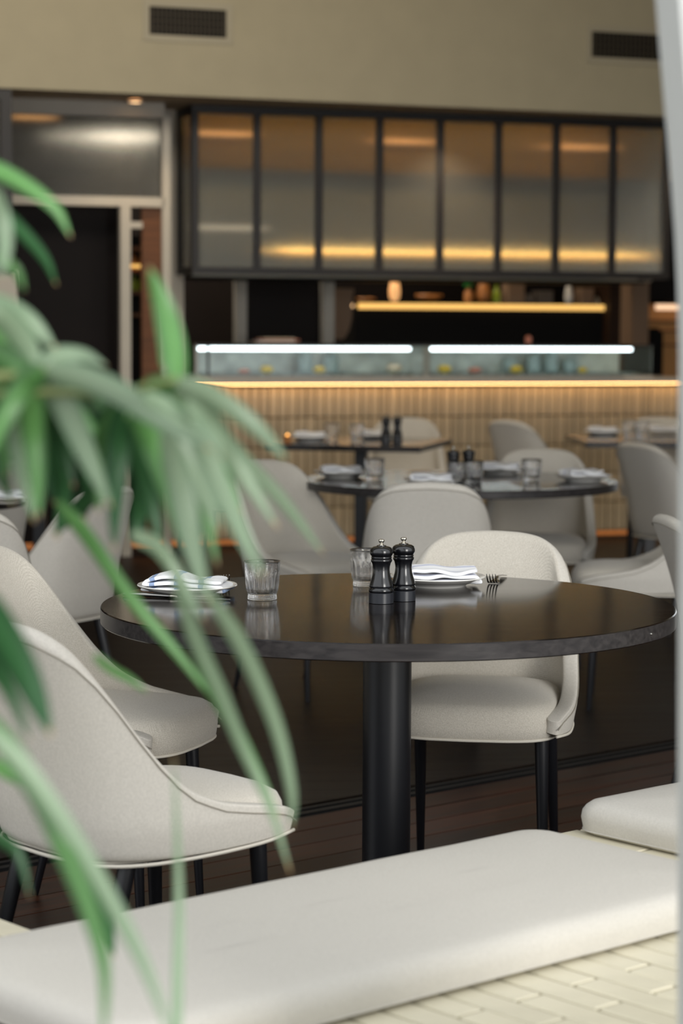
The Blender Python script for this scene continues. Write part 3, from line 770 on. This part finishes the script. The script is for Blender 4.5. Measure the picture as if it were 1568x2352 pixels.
FO_ = [(612, 'lemon', 'lemon', 'yellow lemon wedge pile at the left in the display case', 'lemon', .032),
       (733, 'lemon', 'lemon', 'second yellow lemon pile from the left in the display case', 'lemon', .030),
       (905, 'bread_roll', 'cream', 'pale round bread roll just left of the case divider', 'food', .040),
       (1020, 'lemon', 'lemon', 'yellow lemon just right of the case divider', 'lemon', .034),
       (1185, 'lemon', 'lemon', 'yellow lemon in the right half of the display case', 'lemon', .032),
       (1337, 'lemon', 'lemon', 'yellow lemon furthest right in the display case', 'lemon', .024),
       (1090, 'fish_fillet', 'salmon', 'coral fish fillet lying right of the case divider', 'food', .035),
       (560, 'fish_fillet', 'salmon', 'coral fish fillet at the left end of the display case', 'food', .028)]
for px, nm, m, lab, cat, rr_ in FO_:
    a, _ = W(px, 855, .17); fl_ = .55 if nm == 'fish_fillet' else .8
    b = MB((a, .17, ztop + .03)); pr = [(rr_ * math.sin(t * PI / 8), rr_ * fl_ * (1 - math.cos(t * PI / 8))) for t in range(1, 8)]
    b.lathe(pr, 18, c=(a, .17, ztop + .03), rf=lambda q, k: 1 + .3 * abs(math.cos(q)))
    wthing(nm, b, m, lab, cat, 'food in the display case', smooth=True)
for i, px in enumerate((1170, 1225, 1265, 1308, 760, 700)):       # jars and bowls behind the food
    a, _ = W(px, 840, .36); b = MB((a, .36, ztop + .03)); h = .10 + .02 * (i % 3)
    b.lathe([(.03, 0), (.045, .01), (.05, h * .5), (.045, h * .8), (.03, h)], 18, c=(a, .36, ztop + .03))
    pos = ['first of four pale jars right of centre', 'second of four pale jars right of centre', 'third of four pale jars right of centre', 'fourth of four pale jars right of centre', 'pale jar right of the second lemon pile', 'pale jar just left of the second lemon pile'][i]
    wthing('glass_jar', b, 'ice', pos + ' in the display case', 'jar', 'jars in the display case', smooth='auto')

# ------------------------------------------------------------------ HANGING FLUTED GLASS SCREEN
FOf = -.28
sL = W(447, 450, FOf)[0]; sR = W(1530, 450, FOf)[0]; zb_ = W(900, 634, FOf)[1]; zt_ = 2.60
scr = wroot('hanging_screen', sL, FOf, zb_, label='long ceiling hung screen of fluted glass panes in charcoal frame above the counter', cat='screen')
HS = zt_ - zb_ - .002; LS = sR - sL; ret = .36
def sb_(nm, m, *bx, **k): b = MB(); b.box(*bx); return b.build(nm, m, scr, **k)
sb_('bottom_rail', 'screenframe', -.02, LS + .02, -.02, .03, 0, .04, bev=.002)
sb_('top_rail', 'screenframe', -.02, LS + .02, -.02, .03, HS - .045, HS, bev=.002)
mull = [447, 590, 732, 871, 1010, 1143, 1276, 1406, 1530]
xs = [W(m_, 450, FOf)[0] - sL for m_ in mull]
sb_('cove_light', 'led_up', 0, LS, .034, .037, HS - .035, HS - .012)  # hidden glow added behind the top rail to warm the upper panes
for i, x in enumerate(xs):
    hw = .02; sb_('mullion', 'screenframe', x - hw, x + hw, -.018, .026, .04, HS - .045, bev=.002)
for x0, x1 in zip(xs, xs[1:]):
    b = MB(((x0 + x1) / 2, 0, 0)); b.box(x0 + .018, x1 - .018, 0, .007, .035, HS - .04); o = b.build('glass_pane', 'fluted', scr); o.location = ((x0 + x1) / 2, 0, 0)
sb_('side_rail', 'screenframe', -.02, .02, .03, ret, 0, .04)
sb_('side_rail', 'screenframe', -.02, .02, .03, ret, HS - .045, HS)
sb_('side_mullion', 'screenframe', -.02, .02, ret - .03, ret, .04, HS - .045)
sb_('side_glass_pane', 'fluted', -.003, .004, .026, ret - .03, .035, HS - .04)
sb_('side_rail', 'screenframe', LS - .02, LS + .02, .03, ret, 0, .04)
sb_('side_glass_pane', 'fluted', LS - .004, LS + .003, .026, ret, .035, HS - .04)
# light streaks shaped as glowing bars, and the hood, behind the glass
def wbox(nm, m, p0, p1, y0, y1, o0, o1, lab, cat, grp=None, kind=None, **k):
    aL, z1 = W(p0, y0, o0); aR = W(p1, y0, o0)[0]; z0 = W(p0, y1, o0)[1]
    am = (aL + aR) / 2; b = MB((am, o0, z0)); b.box(aL, aR, o0, o1, z0, z1); return wthing(nm, b, m, lab, cat, grp, kind, **k)
hood_z0 = W(900, 640, .35)[1]; hood_z1 = W(900, 395, .35)[1]; hL = W(440, 450, .35)[0]; hR = W(1500, 450, .35)[0]
hood = wroot('kitchen_hood', (hL + hR) / 2, .35, hood_z0, label='long brushed steel extractor hood blurred behind the fluted glass screen', cat='hood')
hh_ = (hR - hL) / 2
b = MB(); b.box(-hh_, hh_, 0, .7, 0, hood_z1 - hood_z0); b.build('canopy', 'hood', hood, bev=.004)
b = MB(); b.box(-hh_, hh_, .05, .65, hood_z1 - hood_z0, 2.59 - hood_z0); b.build('upper_box', 'darkbrown', hood)
xg0 = W(640, 580, .33)[0] - (hL + hR) / 2
b = MB(); zg = W(900, 583, .33)[1] - hood_z0; b.box(xg0, hh_, -.02, .0, zg - .014, zg + .014); b.build('light_strip', 'led_gold', hood)
b = MB(); b.box(xg0, hh_, -.018, -.002, zg + .015, zg + .018); b.build('uplight_strip', 'led_up', hood)  # hidden glow added on top of the strip to brighten the hood face
b = MB(); b.box(-hh_, hh_, -.02, -.0, zg - .020, zg - .0145); b.build('strip_channel', 'hood', hood)
b = MB(); b.box(-hh_, hh_, .1, .6, -.012, 0); b.build('filter_panel', 'brownwall', hood)
for i, (p0, p1, y_) in enumerate(((452, 590, 300), (880, 1000, 318), (1280, 1410, 331))):  # ceiling light spread by the flutes, shaped as glowing bars
    wbox('linear_lamp', 'dimlamp', p0, p1, y_, y_ + 9, .1, .14, ['amber streak lamp behind the leftmost glass panes', 'amber streak lamp behind the middle glass panes', 'amber streak lamp behind the rightmost glass panes'][i], 'light', 'lamps behind the glass screen')
wbox('linear_lamp', 'dimwhite', 452, 610, 516, 527, .12, .15, 'pale streak lamp low behind the first glass pane', 'light', 'lamps behind the glass screen')  # pale light streak put in as a glowing bar
wbox('ceiling', 'warmwood', 420, 1560, 262, 385, .20, .22, None, None, kind='structure')
# ------------------------------------------------------------------ white door frame at the left, pillars, left screen
DO = -.32
dL, zdt = W(28, 236, DO); dR = W(378, 250, DO)[0]; d_ = wroot('door_1', dL, DO, 0, kind='structure')
def db(nm, m, p0, p1, y0, y1, o0=0, o1=.06, z0=None, z1=None, ref=200):
    x0 = W(p0, 500, DO + o0)[0] - dL; x1 = W(p1, 500, DO + o0)[0] - dL
    Z1 = W(ref, y0, DO + o0)[1] if z1 is None else z1; Z0 = W(ref, y1, DO + o0)[1] if z0 is None else z0
    b = MB(); b.box(x0, x1, o0, o1, Z0, Z1); return b.build(nm, m, d_)
db('frame_top', 'whitepaint', 28, 378, 0, 265, z1=2.598)
db('transom_bar', 'whitepaint', 28, 378, 450, 472)
db('upright', 'whitepaint', 277, 300, 471, 0, z0=0)
db('upright', 'whitepaint', 373, 392, 262, 0, z0=0, o1=.08)
db('transom_pane', 'fluted', 28, 374, 264, 451, o0=.02, o1=.028)
db('short_bar', 'whitepaint', 300, 327, 507, 522)
db('door_leaf', 'brownwood', 326, 375, 471, 0, z0=0, o0=.03, o1=.07, ref=350)
db('door_leaf', 'brownwall', 36, 278, 471, 0, z0=0, o0=.35, o1=.38, ref=150)  # dark sheet set back to give the shade of the open doorway
wbox('linear_lamp', 'dimlamp', 30, 130, 262, 272, .1, .14, 'amber streak lamp behind the transom glass over the left door', 'light', 'lamps behind the glass screen')  # light streak shaped as a glowing bar, as behind the screen
wbox('wall_3', 'greybox', 28, 374, 400, 450, .3, .33, None, None, kind='structure')
# shelves glimpsed behind the narrow door slot
ra0, rz1 = W(301, 540, .5); ra1 = W(327, 540, .5)[0]
rack = wroot('bottle_rack', ra0, .5, 0, label='tall dark bottle rack with golden shelf lights glimpsed beside the left door', cat='rack')
b = MB(); b.box(-.05, ra1 - ra0 + .03, .10, .13, 0, rz1); b.build('back_panel', 'black', rack)
for y0, y1, m, nm in ((566, 574, 'brownwood', 'shelf_board'), (608, 615, 'led_gold', 'light_strip'), (622, 628, 'brownwood', 'shelf_board'), (668, 676, 'brownwood', 'shelf_board'), (720, 727, 'brownwood', 'shelf_board')):
    zt1 = W(315, y0, .5)[1]; zt0 = W(315, y1, .5)[1]; b = MB(); b.box(-.05, ra1 - ra0 + .03, -.02, .10, zt0, zt1); b.build(nm, m, rack)
for y0, m in ((622, 'amber'), (668, 'limebottle')):
    zs_ = W(315, y0, .5)[1]
    for q in (.02, .065): b = MB(); b.lathe([(.016, 0), (.018, .01), (.018, .05), (.006, .075), (.006, .095)], 12, c=(q, .02, zs_)); b.build('bottle_glass', m, rack, 'auto')
# white pillar between door and counter
b = MB((W(408, 700, .1)[0], .1, 0)); b.box(W(376, 700, .1)[0], a0 - .036, .1, .3, 0, 2.6); wthing('pillar', b, 'whitepaint', None, None, kind='structure')
# wall under and left
b = MB((W(20, 700, -.75)[0], -.75, 0)); b.box(W(-160, 700, -.75)[0], W(40, 700, -.75)[0], -.75, -.5, 0, W(20, 622, -.75)[1]); wthing('pillar', b, 'whitepaint', None, None, kind='structure')
sx1 = W(28, 400, -.78)[0]; sx0 = sx1 - 1.2; zz0 = W(10, 622, -.78)[1]
sc2 = wroot('hanging_screen', sx0, -.78, zz0, label='second fluted glass screen with black frame cut by the left edge', cat='screen')
for bx, nm in (((0, 1.2, 0, .05, 0, .04), 'bottom_rail'), ((0, 1.2, 0, .05, 2.6 - zz0 - .06, 2.6 - zz0 - .003), 'top_rail'), ((1.14, 1.2, 0, .05, .04, 2.6 - zz0 - .06), 'mullion'), ((.72, .76, 0, .05, .04, 2.6 - zz0 - .06), 'mullion')):
    b = MB(); b.box(*bx); b.build(nm, 'screenframe', sc2)
for x0, x1 in ((0, .72), (.76, 1.14)):
    b = MB(); b.box(x0, x1, .02, .028, .04, 2.6 - zz0 - .06); b.build('glass_pane', 'fluted', sc2)
# ------------------------------------------------------------------ kitchen behind
b = MB((0, 2.4, 0)); b.box(-4.5, 5.0, 2.4, 2.5, 0, 2.6); wthing('wall_kitchen', b, 'brownwall', None, None, kind='structure')
b = MB((0, .95, 2.59)); b.box(-4.5, 5.0, .25, 2.4, 2.585, 2.599)
wthing('ceiling', b, 'darkbrown', None, None, kind='structure')
b = MB((W(330, 1265, -.3)[0], -.3, 0)); ax0 = W(-300, 1265, -.3)[0]; ax1 = W(440, 1265, -.3)[0]
plin = wroot('plinth', ax0, -.30, 0, label='low timber plinth with amber glow at the foot of the left door', cat='plinth')
b = MB(); b.box(0, ax1 - ax0, 0, .04, 0, .05); b.build('plinth_board', 'darkbrown', plin)
b = MB(); b.box(0, ax1 - ax0, .0, .03, .05, .085); b.build('toe_light', 'led_toe', plin)
for i, (p0, p1) in enumerate(((543, 567), (743, 768))):
    z_ = W(p0, 700, 1.0)
    b = MB((W((p0 + p1) / 2, 700, 1.0)[0], 1.0, 0)); b.box(W(p0, 700, 1.0)[0], W(p1, 700, 1.0)[0], 1.0, 1.08, 0, 2.58); wthing('trim_%d' % (i + 2), b, 'whitepaint', None, None, kind='structure')
wbox('wall_4', 'brownwall', 567, 744, 560, 900, 1.12, 1.16, None, None, kind='structure')
# brown tiles in the recess between the two posts
# beige rounded panel
aL = W(768, 700, 1.1)[0]; aR = W(812, 700, 1.1)[0]; z1 = W(790, 662, 1.1)[1]; z0 = W(790, 779, 1.1)[1]
b = MB(((aL + aR) / 2, 1.1, z0)); out = [(aL, z0), (aL + (aR - aL) * .5, z0), (aR - .03, z0 + .06), (aR - .012, z0 + .14), (aR - .008, z1 - .06), (aR + .004, z1 - .01), (aR, z1), (aL, z1)]
n = len(out); b.add([(x, 1.1, z) for x, z in out] + [(x, 1.13, z) for x, z in out], [tuple(range(n)), tuple(range(2 * n - 1, n - 1, -1))] + [(i, (i + 1) % n, n + (i + 1) % n, n + i) for i in range(n)])
wthing('panel', b, 'box', 'beige panel with rounded corner hanging right of the second white post', 'panel')
# shelf with gold strip
shz = W(1100, 697, 1.3)[1]
s0 = W(815, 700, 1.3)[0]; s1 = W(1405, 700, 1.3)[0]
sh = wroot('kitchen_shelf', s0, 1.3, shz, label='black kitchen pass shelf with a golden light strip along its front edge', cat='shelf')
b = MB(); b.box(0, s1 - s0, 0, .4, -.02, 0); b.build('board', 'black', sh)
b = MB(); b.box(.02, s1 - s0 - .02, -.012, 0, -.042, -.004); b.build('light_strip', 'led_gold', sh)
b = MB(); b.box(0, s1 - s0, .02, .4, -1.3, -.05); b.build('back_panel', 'black', sh)
def item(nm, px, ytop, wpx, m, lab, cat, prof=None, o=1.42, box=False, ybase=697):
    a, zt = W(px, ytop, o); hw_ = W(px + wpx / 2, ytop, o)[0] - a; h = zt - shz; b = MB((a, o, shz))
    if box: b.box(a - hw_, a + hw_, o - .05, o + .08, shz, shz + h); return wthing(nm, b, m, lab, cat, 'things on the kitchen shelf', bev=.003)
    b.lathe([(hw_ * r_, h * z_) for r_, z_ in prof], 20, c=(a, o, shz)); return wthing(nm, b, m, lab, cat, 'things on the kitchen shelf', smooth='auto')
BOT = [(.8, 0), (1, .03), (1, .55), (.75, .66), (.35, .78), (.35, .97), (.4, 1)]
VAS = [(.6, 0), (.95, .2), (1, .5), (.8, .8), (.6, 1)]
BOW = [(.4, 0), (.7, .3), (1, .8), (.95, 1)]
item('bowl', 985, 676, 60, 'amber', 'shallow amber bowl at the left part of the golden shelf', 'bowl', BOW)
item('bowl', 840, 684, 44, 'amber', 'low amber bowl at the left end of the golden shelf', 'bowl', BOW)
ob = item('bottle', 1076, 655, 20, 'amber', 'brown bottle with bright green cap on the golden shelf', 'bottle', BOT)
a, zt = W(1076, 655, 1.42); b = MB(); b.lathe([(.03, 0), (.034, .01), (.034, .035), (.02, .045)], 14); c = b.build('cap', 'greenbottle', ob, 'auto'); c.location = (0, 0, zt - shz - .01)
item('jar', 1110, 652, 34, 'amber', 'wide amber jar right of the green capped bottle', 'jar', VAS)
item('bottle', 1140, 654, 18, 'limebottle', 'lime yellow bottle near the middle of the golden shelf', 'bottle', BOT)
item('storage_box', 1180, 640, 38, 'box', 'tall taupe box right of the lime yellow bottle', 'box', box=True)
item('storage_box', 1212, 676, 20, 'greybox', 'small grey box right of the tall taupe box', 'box', box=True)
item('storage_box', 1247, 668, 34, 'greybox', 'wider grey box left of the white vase', 'box', box=True)
item('vase', 1306, 657, 18, 'china', 'slim white vase in the right part of the golden shelf', 'vase', VAS)
item('storage_box', 1343, 662, 28, 'box', 'small taupe box right of the slim white vase', 'box', box=True)
item('carafe', 1385, 648, 40, 'cream', 'cone shaped cream carafe at the right end of the golden shelf', 'carafe', [(1, 0), (.9, .2), (.45, .65), (.25, .9), (.3, 1)])
# hanging lamps
for px, y0, y1, wd, lab in ((906, 645, 692, 26, 'oval amber pendant lamp hanging left above the golden shelf'), (1385, 640, 650, 22, 'small amber pendant lamp above the cone shaped carafe')):
    a, zt = W(px, y0, 1.25); zb = W(px, y1, 1.25)[1]; hw_ = wd / 2 * 15 / 5200; r = wroot('pendant_lamp', a, 1.25, zb, label=lab, cat='lamp')
    b = MB(); h = zt - zb; b.lathe([(hw_ * .5, 0), (hw_ * .9, h * .2), (hw_, h * .5), (hw_ * .8, h * .9), (hw_ * .3, h)], 16); b.build('shade', 'led_peach' if px > 1000 else 'dimlamp', r, True)
    b = MB(); b.tube([(0, 0, h), (0, 0, 2.585 - zb)], .003, 5); b.build('cord', 'black', r)
a, z = W(803, 702, 1.25); b = MB((a, 1.25, z)); b.lathe([(.008, -.022), (.022, -.008), (.022, .008), (.008, .022)], 12, c=(a, 1.25, z)); wthing('bulb', b, 'downlight', 'small glowing bulb at the left of the golden shelf', 'light', smooth=True)
# right: cladding, post, warm bar
wbox('wall_5', 'darkbrown', 1402, 1453, 560, 1000, 1.2, 1.9, None, None, kind='structure')
b = MB((W(1471, 700, 1.0)[0], 1.0, 0)); b.box(W(1453, 700, 1.0)[0], W(1490, 700, 1.0)[0], 1.0, 1.3, 0, 2.58); wthing('pillar', b, 'box', None, None, kind='structure')
aw0 = W(1489, 780, 1.6)[0]; aw1 = aw0 + 1.2; zs = W(1520, 697, 1.5)[1]
bar = wroot('back_bar', aw0, 1.6, 0, label='warmly lit timber back bar with shelf light at the right', cat='shelf')
b = MB(); b.box(0, 1.2, 0, .05, 0, zs); b.build('back_panel', 'warmwall', bar)
b = MB(); b.box(0, 1.2, -.25, 0, zs - .004, zs + .02); b.build('upper_shelf', 'darkbrown', bar)
b = MB(); b.box(0, 1.2, -.12, -.10, zs - .045, zs - .006); b.build('light_strip', 'led_peach', bar)
for q in (.13, .2, .30): 
    b = MB(); b.box(0, 1.2, -.03, 0, zs - q, zs - q + .012); b.build('shelf_board', 'brownwood', bar)
mz = W(1510, 790, 1.3)[1]
a, z = W(1508, 755, 1.3); b = MB((a, 1.3, mz - .3)); b.box(a - .05, a + .05, 1.3, 1.5, mz - .3, z - .02); b.box(a - .03, a + .03, 1.32, 1.46, z - .02, z + .005); wthing('coffee_machine', b, 'black', 'small black machine on the warmly lit back bar', 'machine')
a, z = W(1533, 800, .9); zb = ztop - .0
r = wroot('table_lamp', a, .55, ztop, label='small globe lamp on thin black stem at the right end of the counter', cat='lamp')
b = MB(); b.tube([(0, 0, 0), (0, 0, z - ztop - .02)], .006, 8); b.build('stem', 'black', r)
b = MB(); b.lathe([(.03, 0), (.03, .006), (.01, .01)], 16); b.build('base', 'black', r)
b = MB(); b.lathe([(.008, -.024), (.022, -.012), (.026, 0), (.022, .012), (.008, .024)], 16, c=(0, 0, z - ztop)); b.build('globe', 'dimwhite', r, True)
# paper stack on case + small things
a, z = W(628, 788, .2); zc = ztop + hc
pk = wroot('paper_stack', a, .2, zc, label='pinkish stack of folded papers on top of the display case', cat='papers')
for i in range(4):
    b = MB(); b.box(-.14 + .02 * i, .15 - .03 * (i % 2), -.06, .08, i * .009, i * .009 + .008); b.build('sheet', ['box', 'china', 'salmon', 'cream'][i], pk, bev=.002)
a, z = W(1213, 780, .2); b = MB((a, .2, zc)); b.lathe([(.015, 0), (.02, .01), (.022, .03), (.02, .045), (.008, .055)], 14, c=(a, .2, zc)); wthing('salt_jar', b, 'salmon', 'small red and white jar on the display case right of its divider', 'jar', smooth=True)

# ------------------------------------------------------------------ PLANT
plant = root('potted_palm', (-.56, 1.86, 0), 0, label='tall potted plant with long narrow arching green leaves in front of everything', cat='plant')
Pl = Vector(plant.location)
b = MB(); b.lathe([(.10, 0), (.12, .01), (.155, .30), (.165, .32), (.165, .34), (.15, .34), (.145, .31)], 32, caps=False); b.add([(.1 * math.cos(i * PI / 8), .1 * math.sin(i * PI / 8), .0) for i in range(16)], [tuple(range(16))]); b.build('pot', 'pot', plant, 'auto')
b = MB(); b.lathe([(.146, .300), (.146, .302)], 32); b.build('soil', 'soil', plant)
def stem(pts, r0, r1):
    P = [catm([tuple(p) for p in pts], i / 20) - Pl for i in range(21)]
    b = MB(); b.tube(P, [r0 + (r1 - r0) * i / 20 for i in range(21)], 8); b.build('stem', 'stem', plant, True)
base = Vector((-.56, 1.86, .30))
n1_ = PY(105, 850, 1.95); n2_ = PY(405, 872, 1.92); n0_ = PY(-60, 700, 1.9); n3_ = PY(-70, 1380, 1.8); n4_ = PY(-90, 430, 2.0); n5_ = PY(290, 930, 2.0); n6_ = PY(200, 1240, 2.05)
stem([base, (-.50, 1.88, .9), PY(-160, 980, 1.92), n1_], .009, .004)
stem([PY(-100, 925, 1.92), PY(60, 900, 1.95), PY(250, 905, 1.95), n2_], .0045, .0025)
stem([base + Vector((.02, 0, 0)), (-.46, 1.84, .8), PY(-120, 1000, 1.88), n0_, n4_], .009, .003)
stem([base + Vector((.0, -.03, 0)), (-.50, 1.80, .7), PY(-180, 1500, 1.8), n3_], .007, .003)
LEAVES = []
def leaf(pts, wpx, m, d0, d1, roll=0, fold=.3):
    n = 22; pr = [(*p, 0) for p in pts]; K = len(pts) - 1
    cen = []
    for i in range(n + 1):
        t = i / n; q = catm(pr, t); Y = d0 + (d1 - d0) * t + .03 * math.sin(t * PI)
        cen.append(PY(q.x, q.y, Y))
    L_ = sum((cen[i + 1] - cen[i]).length for i in range(n)); rows = []; b = MB(tuple(Pl))
    for i in range(n + 1):
        t = i / n; tg = (cen[min(i + 1, n)] - cen[max(i - 1, 0)]).normalized(); vd = (cen[i] - CAM).normalized()
        sd = tg.cross(vd).normalized(); nn = sd.cross(tg)
        ro = roll + .25 * math.sin(t * 3 + d0 * 9); sd2 = sd * math.cos(ro) + nn * math.sin(ro); n2 = nn * math.cos(ro) - sd * math.sin(ro)
        wd = wpx / FPX * cen[i].y / 2 / max(.5, math.cos(roll)); f = min(1, (t / .18) ** .7 * .72 + .28) * (1 - t ** 3.2) ** .85 + .02
        w_ = wd * f
        rows.append([cen[i] - sd2 * w_ + n2 * w_ * fold, cen[i] - sd2 * w_ * .5 + n2 * w_ * fold * .35, cen[i] , cen[i] + sd2 * w_ * .5 + n2 * w_ * fold * .35, cen[i] + sd2 * w_ + n2 * w_ * fold])
    b.grid(rows); me = b.mesh('leaf', m, True); uvl = me.uv_layers.new(name='uv')
    for lp in me.loops:
        vi = lp.vertex_index; uvl.data[lp.index].uv = (vi // 5 / n, (vi % 5) / 4)
    link('leaf', me, plant)
P_, G_, D_ = 'leaf_pale', 'leaf_mid', 'leaf_dark'
for L_ in [
 ([(-110, 380), (-20, 385), (70, 430), (130, 480), (163, 545)], 40, G_, 2.0, 2.1, .2),
 ([(-110, 420), (-20, 470), (55, 535), (105, 595), (130, 655)], 34, D_, 2.0, 2.15, .1),
 ([(-40, 420), (-5, 480), (12, 560), (2, 640)], 44, P_, 1.9, 1.9, .1),
 ([(-60, 580), (0, 595), (38, 622), (56, 668)], 28, G_, 1.9, 1.95, .1),
 ([(-60, 700), (0, 705), (70, 738), (128, 800)], 56, P_, 1.9, 2.0, .1),
 ([(-90, 760), (-10, 720), (60, 790), (90, 860)], 70, P_, 1.85, 1.95, .0),
 ([(100, 850), (130, 815), (190, 812), (245, 840)], 44, P_, 1.95, 2.0, .5),
 ([(60, 870), (20, 830), (-40, 810), (-90, 830)], 60, G_, 1.92, 1.95, .2),
 ([(-90, 940), (-20, 890), (50, 860), (110, 850)], 56, G_, 1.9, 1.95, .2),
 ([(404, 872), (400, 800), (378, 710), (342, 612)], 64, G_, 1.92, 1.98, -.2),
 ([(105, 850), (190, 868), (280, 905), (370, 965), (490, 1035)], 62, P_, 1.93, 1.85, .1),
 ([(330, 905), (400, 960), (470, 1000), (510, 1050)], 56, P_, 1.9, 1.85, .0),
 ([(400, 875), (470, 900), (550, 950), (610, 1000), (660, 1060)], 48, P_, 1.92, 1.98, .1),
 ([(400, 878), (450, 925), (510, 1010), (560, 1090), (640, 1215)], 58, P_, 1.92, 2.02, .1),
 ([(470, 960), (560, 1060), (650, 1150), (745, 1275)], 40, P_, 1.98, 2.2, .1),
 ([(430, 920), (480, 1060), (540, 1190), (606, 1330)], 56, P_, 1.9, 1.85, .1),
 ([(404, 880), (350, 890), (310, 930), (290, 960)], 46, G_, 1.92, 1.98, .2),
 ([(105, 855), (150, 930), (200, 1040), (255, 1165)], 64, P_, 1.95, 1.9, .1),
 ([(110, 860), (130, 940), (150, 1020), (170, 1120)], 60, D_, 2.0, 2.1, .1),
 ([(60, 860), (75, 960), (85, 1060), (90, 1190)], 62, G_, 1.93, 1.95, .15),
 ([(40, 870), (40, 960), (50, 1060), (78, 1200)], 56, P_, 1.96, 1.98, .1),
 ([(20, 860), (-10, 950), (0, 1050), (20, 1130)], 70, D_, 1.95, 2.0, .1),
 ([(90, 870), (130, 1000), (150, 1120), (130, 1240)], 60, D_, 2.05, 2.15, .1),
 ([(300, 925), (275, 1000), (268, 1120), (262, 1265)], 62, D_, 1.98, 1.98, .1),
 ([(290, 930), (250, 990), (235, 1070), (225, 1180)], 54, G_, 2.02, 2.1, .1),
 ([(310, 930), (350, 1010), (385, 1110), (425, 1270)], 62, G_, 1.95, 1.93, .1),
 ([(300, 930), (320, 1040), (350, 1150), (370, 1250)], 60, D_, 2.02, 2.1, .1),
 ([(320, 930), (400, 1010), (460, 1110), (505, 1225)], 64, P_, 1.97, 1.97, .1),
 ([(330, 940), (390, 1060), (430, 1160), (470, 1240)], 58, D_, 2.04, 2.1, .1),
 ([(290, 930), (260, 960), (200, 990), (130, 1080)], 50, D_, 2.1, 2.15, .1),
 ([(380, 990), (415, 1130), (445, 1260), (478, 1390)], 62, P_, 1.9, 1.86, .1),
 ([(360, 930), (340, 1080), (320, 1180), (310, 1240)], 56, D_, 2.08, 2.15, .1),
 ([(250, 1080), (220, 1130), (170, 1180), (120, 1230)], 50, D_, 2.1, 2.2, .1),
 ([(130, 1150), (200, 1230), (300, 1370), (400, 1490), (500, 1620)], 36, G_, 2.05, 2.15, .1),
 ([(300, 1225), (360, 1255), (410, 1320), (470, 1430)], 38, P_, 2.0, 2.05, .1),
 ([(400, 1330), (450, 1470), (510, 1600), (560, 1720), (620, 1850), (668, 2008)], 36, P_, 1.95, 2.1, .1),
 ([(460, 1340), (540, 1460), (600, 1580), (645, 1700), (672, 1830), (668, 1905)], 38, P_, 1.93, 2.05, .1),
 ([(440, 1440), (480, 1560), (545, 1680), (600, 1790), (640, 1880)], 34, G_, 2.0, 2.1, .1),
 ([(215, 1505), (255, 1535), (300, 1560), (340, 1592)], 26, G_, 2.1, 2.2, .1),
 ([(-70, 1360), (-10, 1440), (60, 1560), (118, 1690)], 92, D_, 1.7, 1.75, .0),
 ([(-70, 1460), (-20, 1530), (30, 1610), (68, 1700)], 36, D_, 1.75, 1.8, .0),
 ([(-90, 1600), (0, 1690), (90, 1830), (150, 1960), (210, 2110), (240, 2240), (236, 2420)], 54, G_, 1.75, 1.65, .1),
 ([(-40, 1660), (60, 1770), (170, 1930), (270, 2100), (340, 2240), (410, 2430)], 46, P_, 1.72, 1.68, .1),
 ([(-80, 1740), (-10, 1760), (60, 1800), (130, 1850)], 34, G_, 1.9, 2.0, .2),
 ([(-60, 1900), (0, 1925), (45, 1965), (70, 2060)], 30, D_, 1.95, 2.0, .1),
 ([(405, 2450), (408, 2250), (410, 2050), (398, 1730)], 26, P_, 1.9, 2.0, .1),
 ([(170, 1960), (225, 2060), (250, 2130), (262, 2200)], 40, D_, 2.0, 2.1, .2),
] + [
 ([(-80, 800), (-10, 840), (40, 920), (60, 1010)], 64, D_, 2.0, 2.08, .1), ([(-80, 850), (-20, 900), (10, 1000), (15, 1100)], 60, G_, 1.95, 2.0, .2),
 ([(20, 780), (60, 820), (150, 850), (240, 900)], 54, G_, 2.0, 2.05, .2), ([(105, 850), (120, 900), (190, 960), (230, 1010)], 56, G_, 2.02, 2.1, .2),
 ([(105, 860), (105, 960), (110, 1060), (125, 1160)], 62, D_, 2.08, 2.15, .1), ([(150, 870), (190, 960), (205, 1080), (195, 1200)], 56, D_, 2.1, 2.2, .1),
 ([(200, 880), (230, 940), (240, 1020), (232, 1120)], 50, D_, 2.12, 2.2, .1), ([(-80, 960), (-30, 980), (-5, 1060), (30, 1160)], 60, D_, 2.0, 2.05, .1),
 ([(250, 900), (330, 960), (370, 1040), (395, 1130)], 52, D_, 2.1, 2.2, .2), ([(380, 890), (410, 980), (450, 1080), (520, 1190)], 50, D_, 2.08, 2.2, .1),
 ([(-90, 720), (-20, 760), (30, 830), (60, 900)], 60, G_, 2.0, 2.05, .2), ([(400, 880), (430, 960), (500, 1040), (560, 1180)], 44, G_, 2.02, 2.12, .2),
 ([(100, 850), (60, 880), (10, 960), (-30, 1060)], 56, G_, 1.9, 1.88, .1), ([(420, 950), (440, 1060), (470, 1160), (500, 1300)], 46, G_, 2.0, 2.08, .2),
]: leaf(*L_)
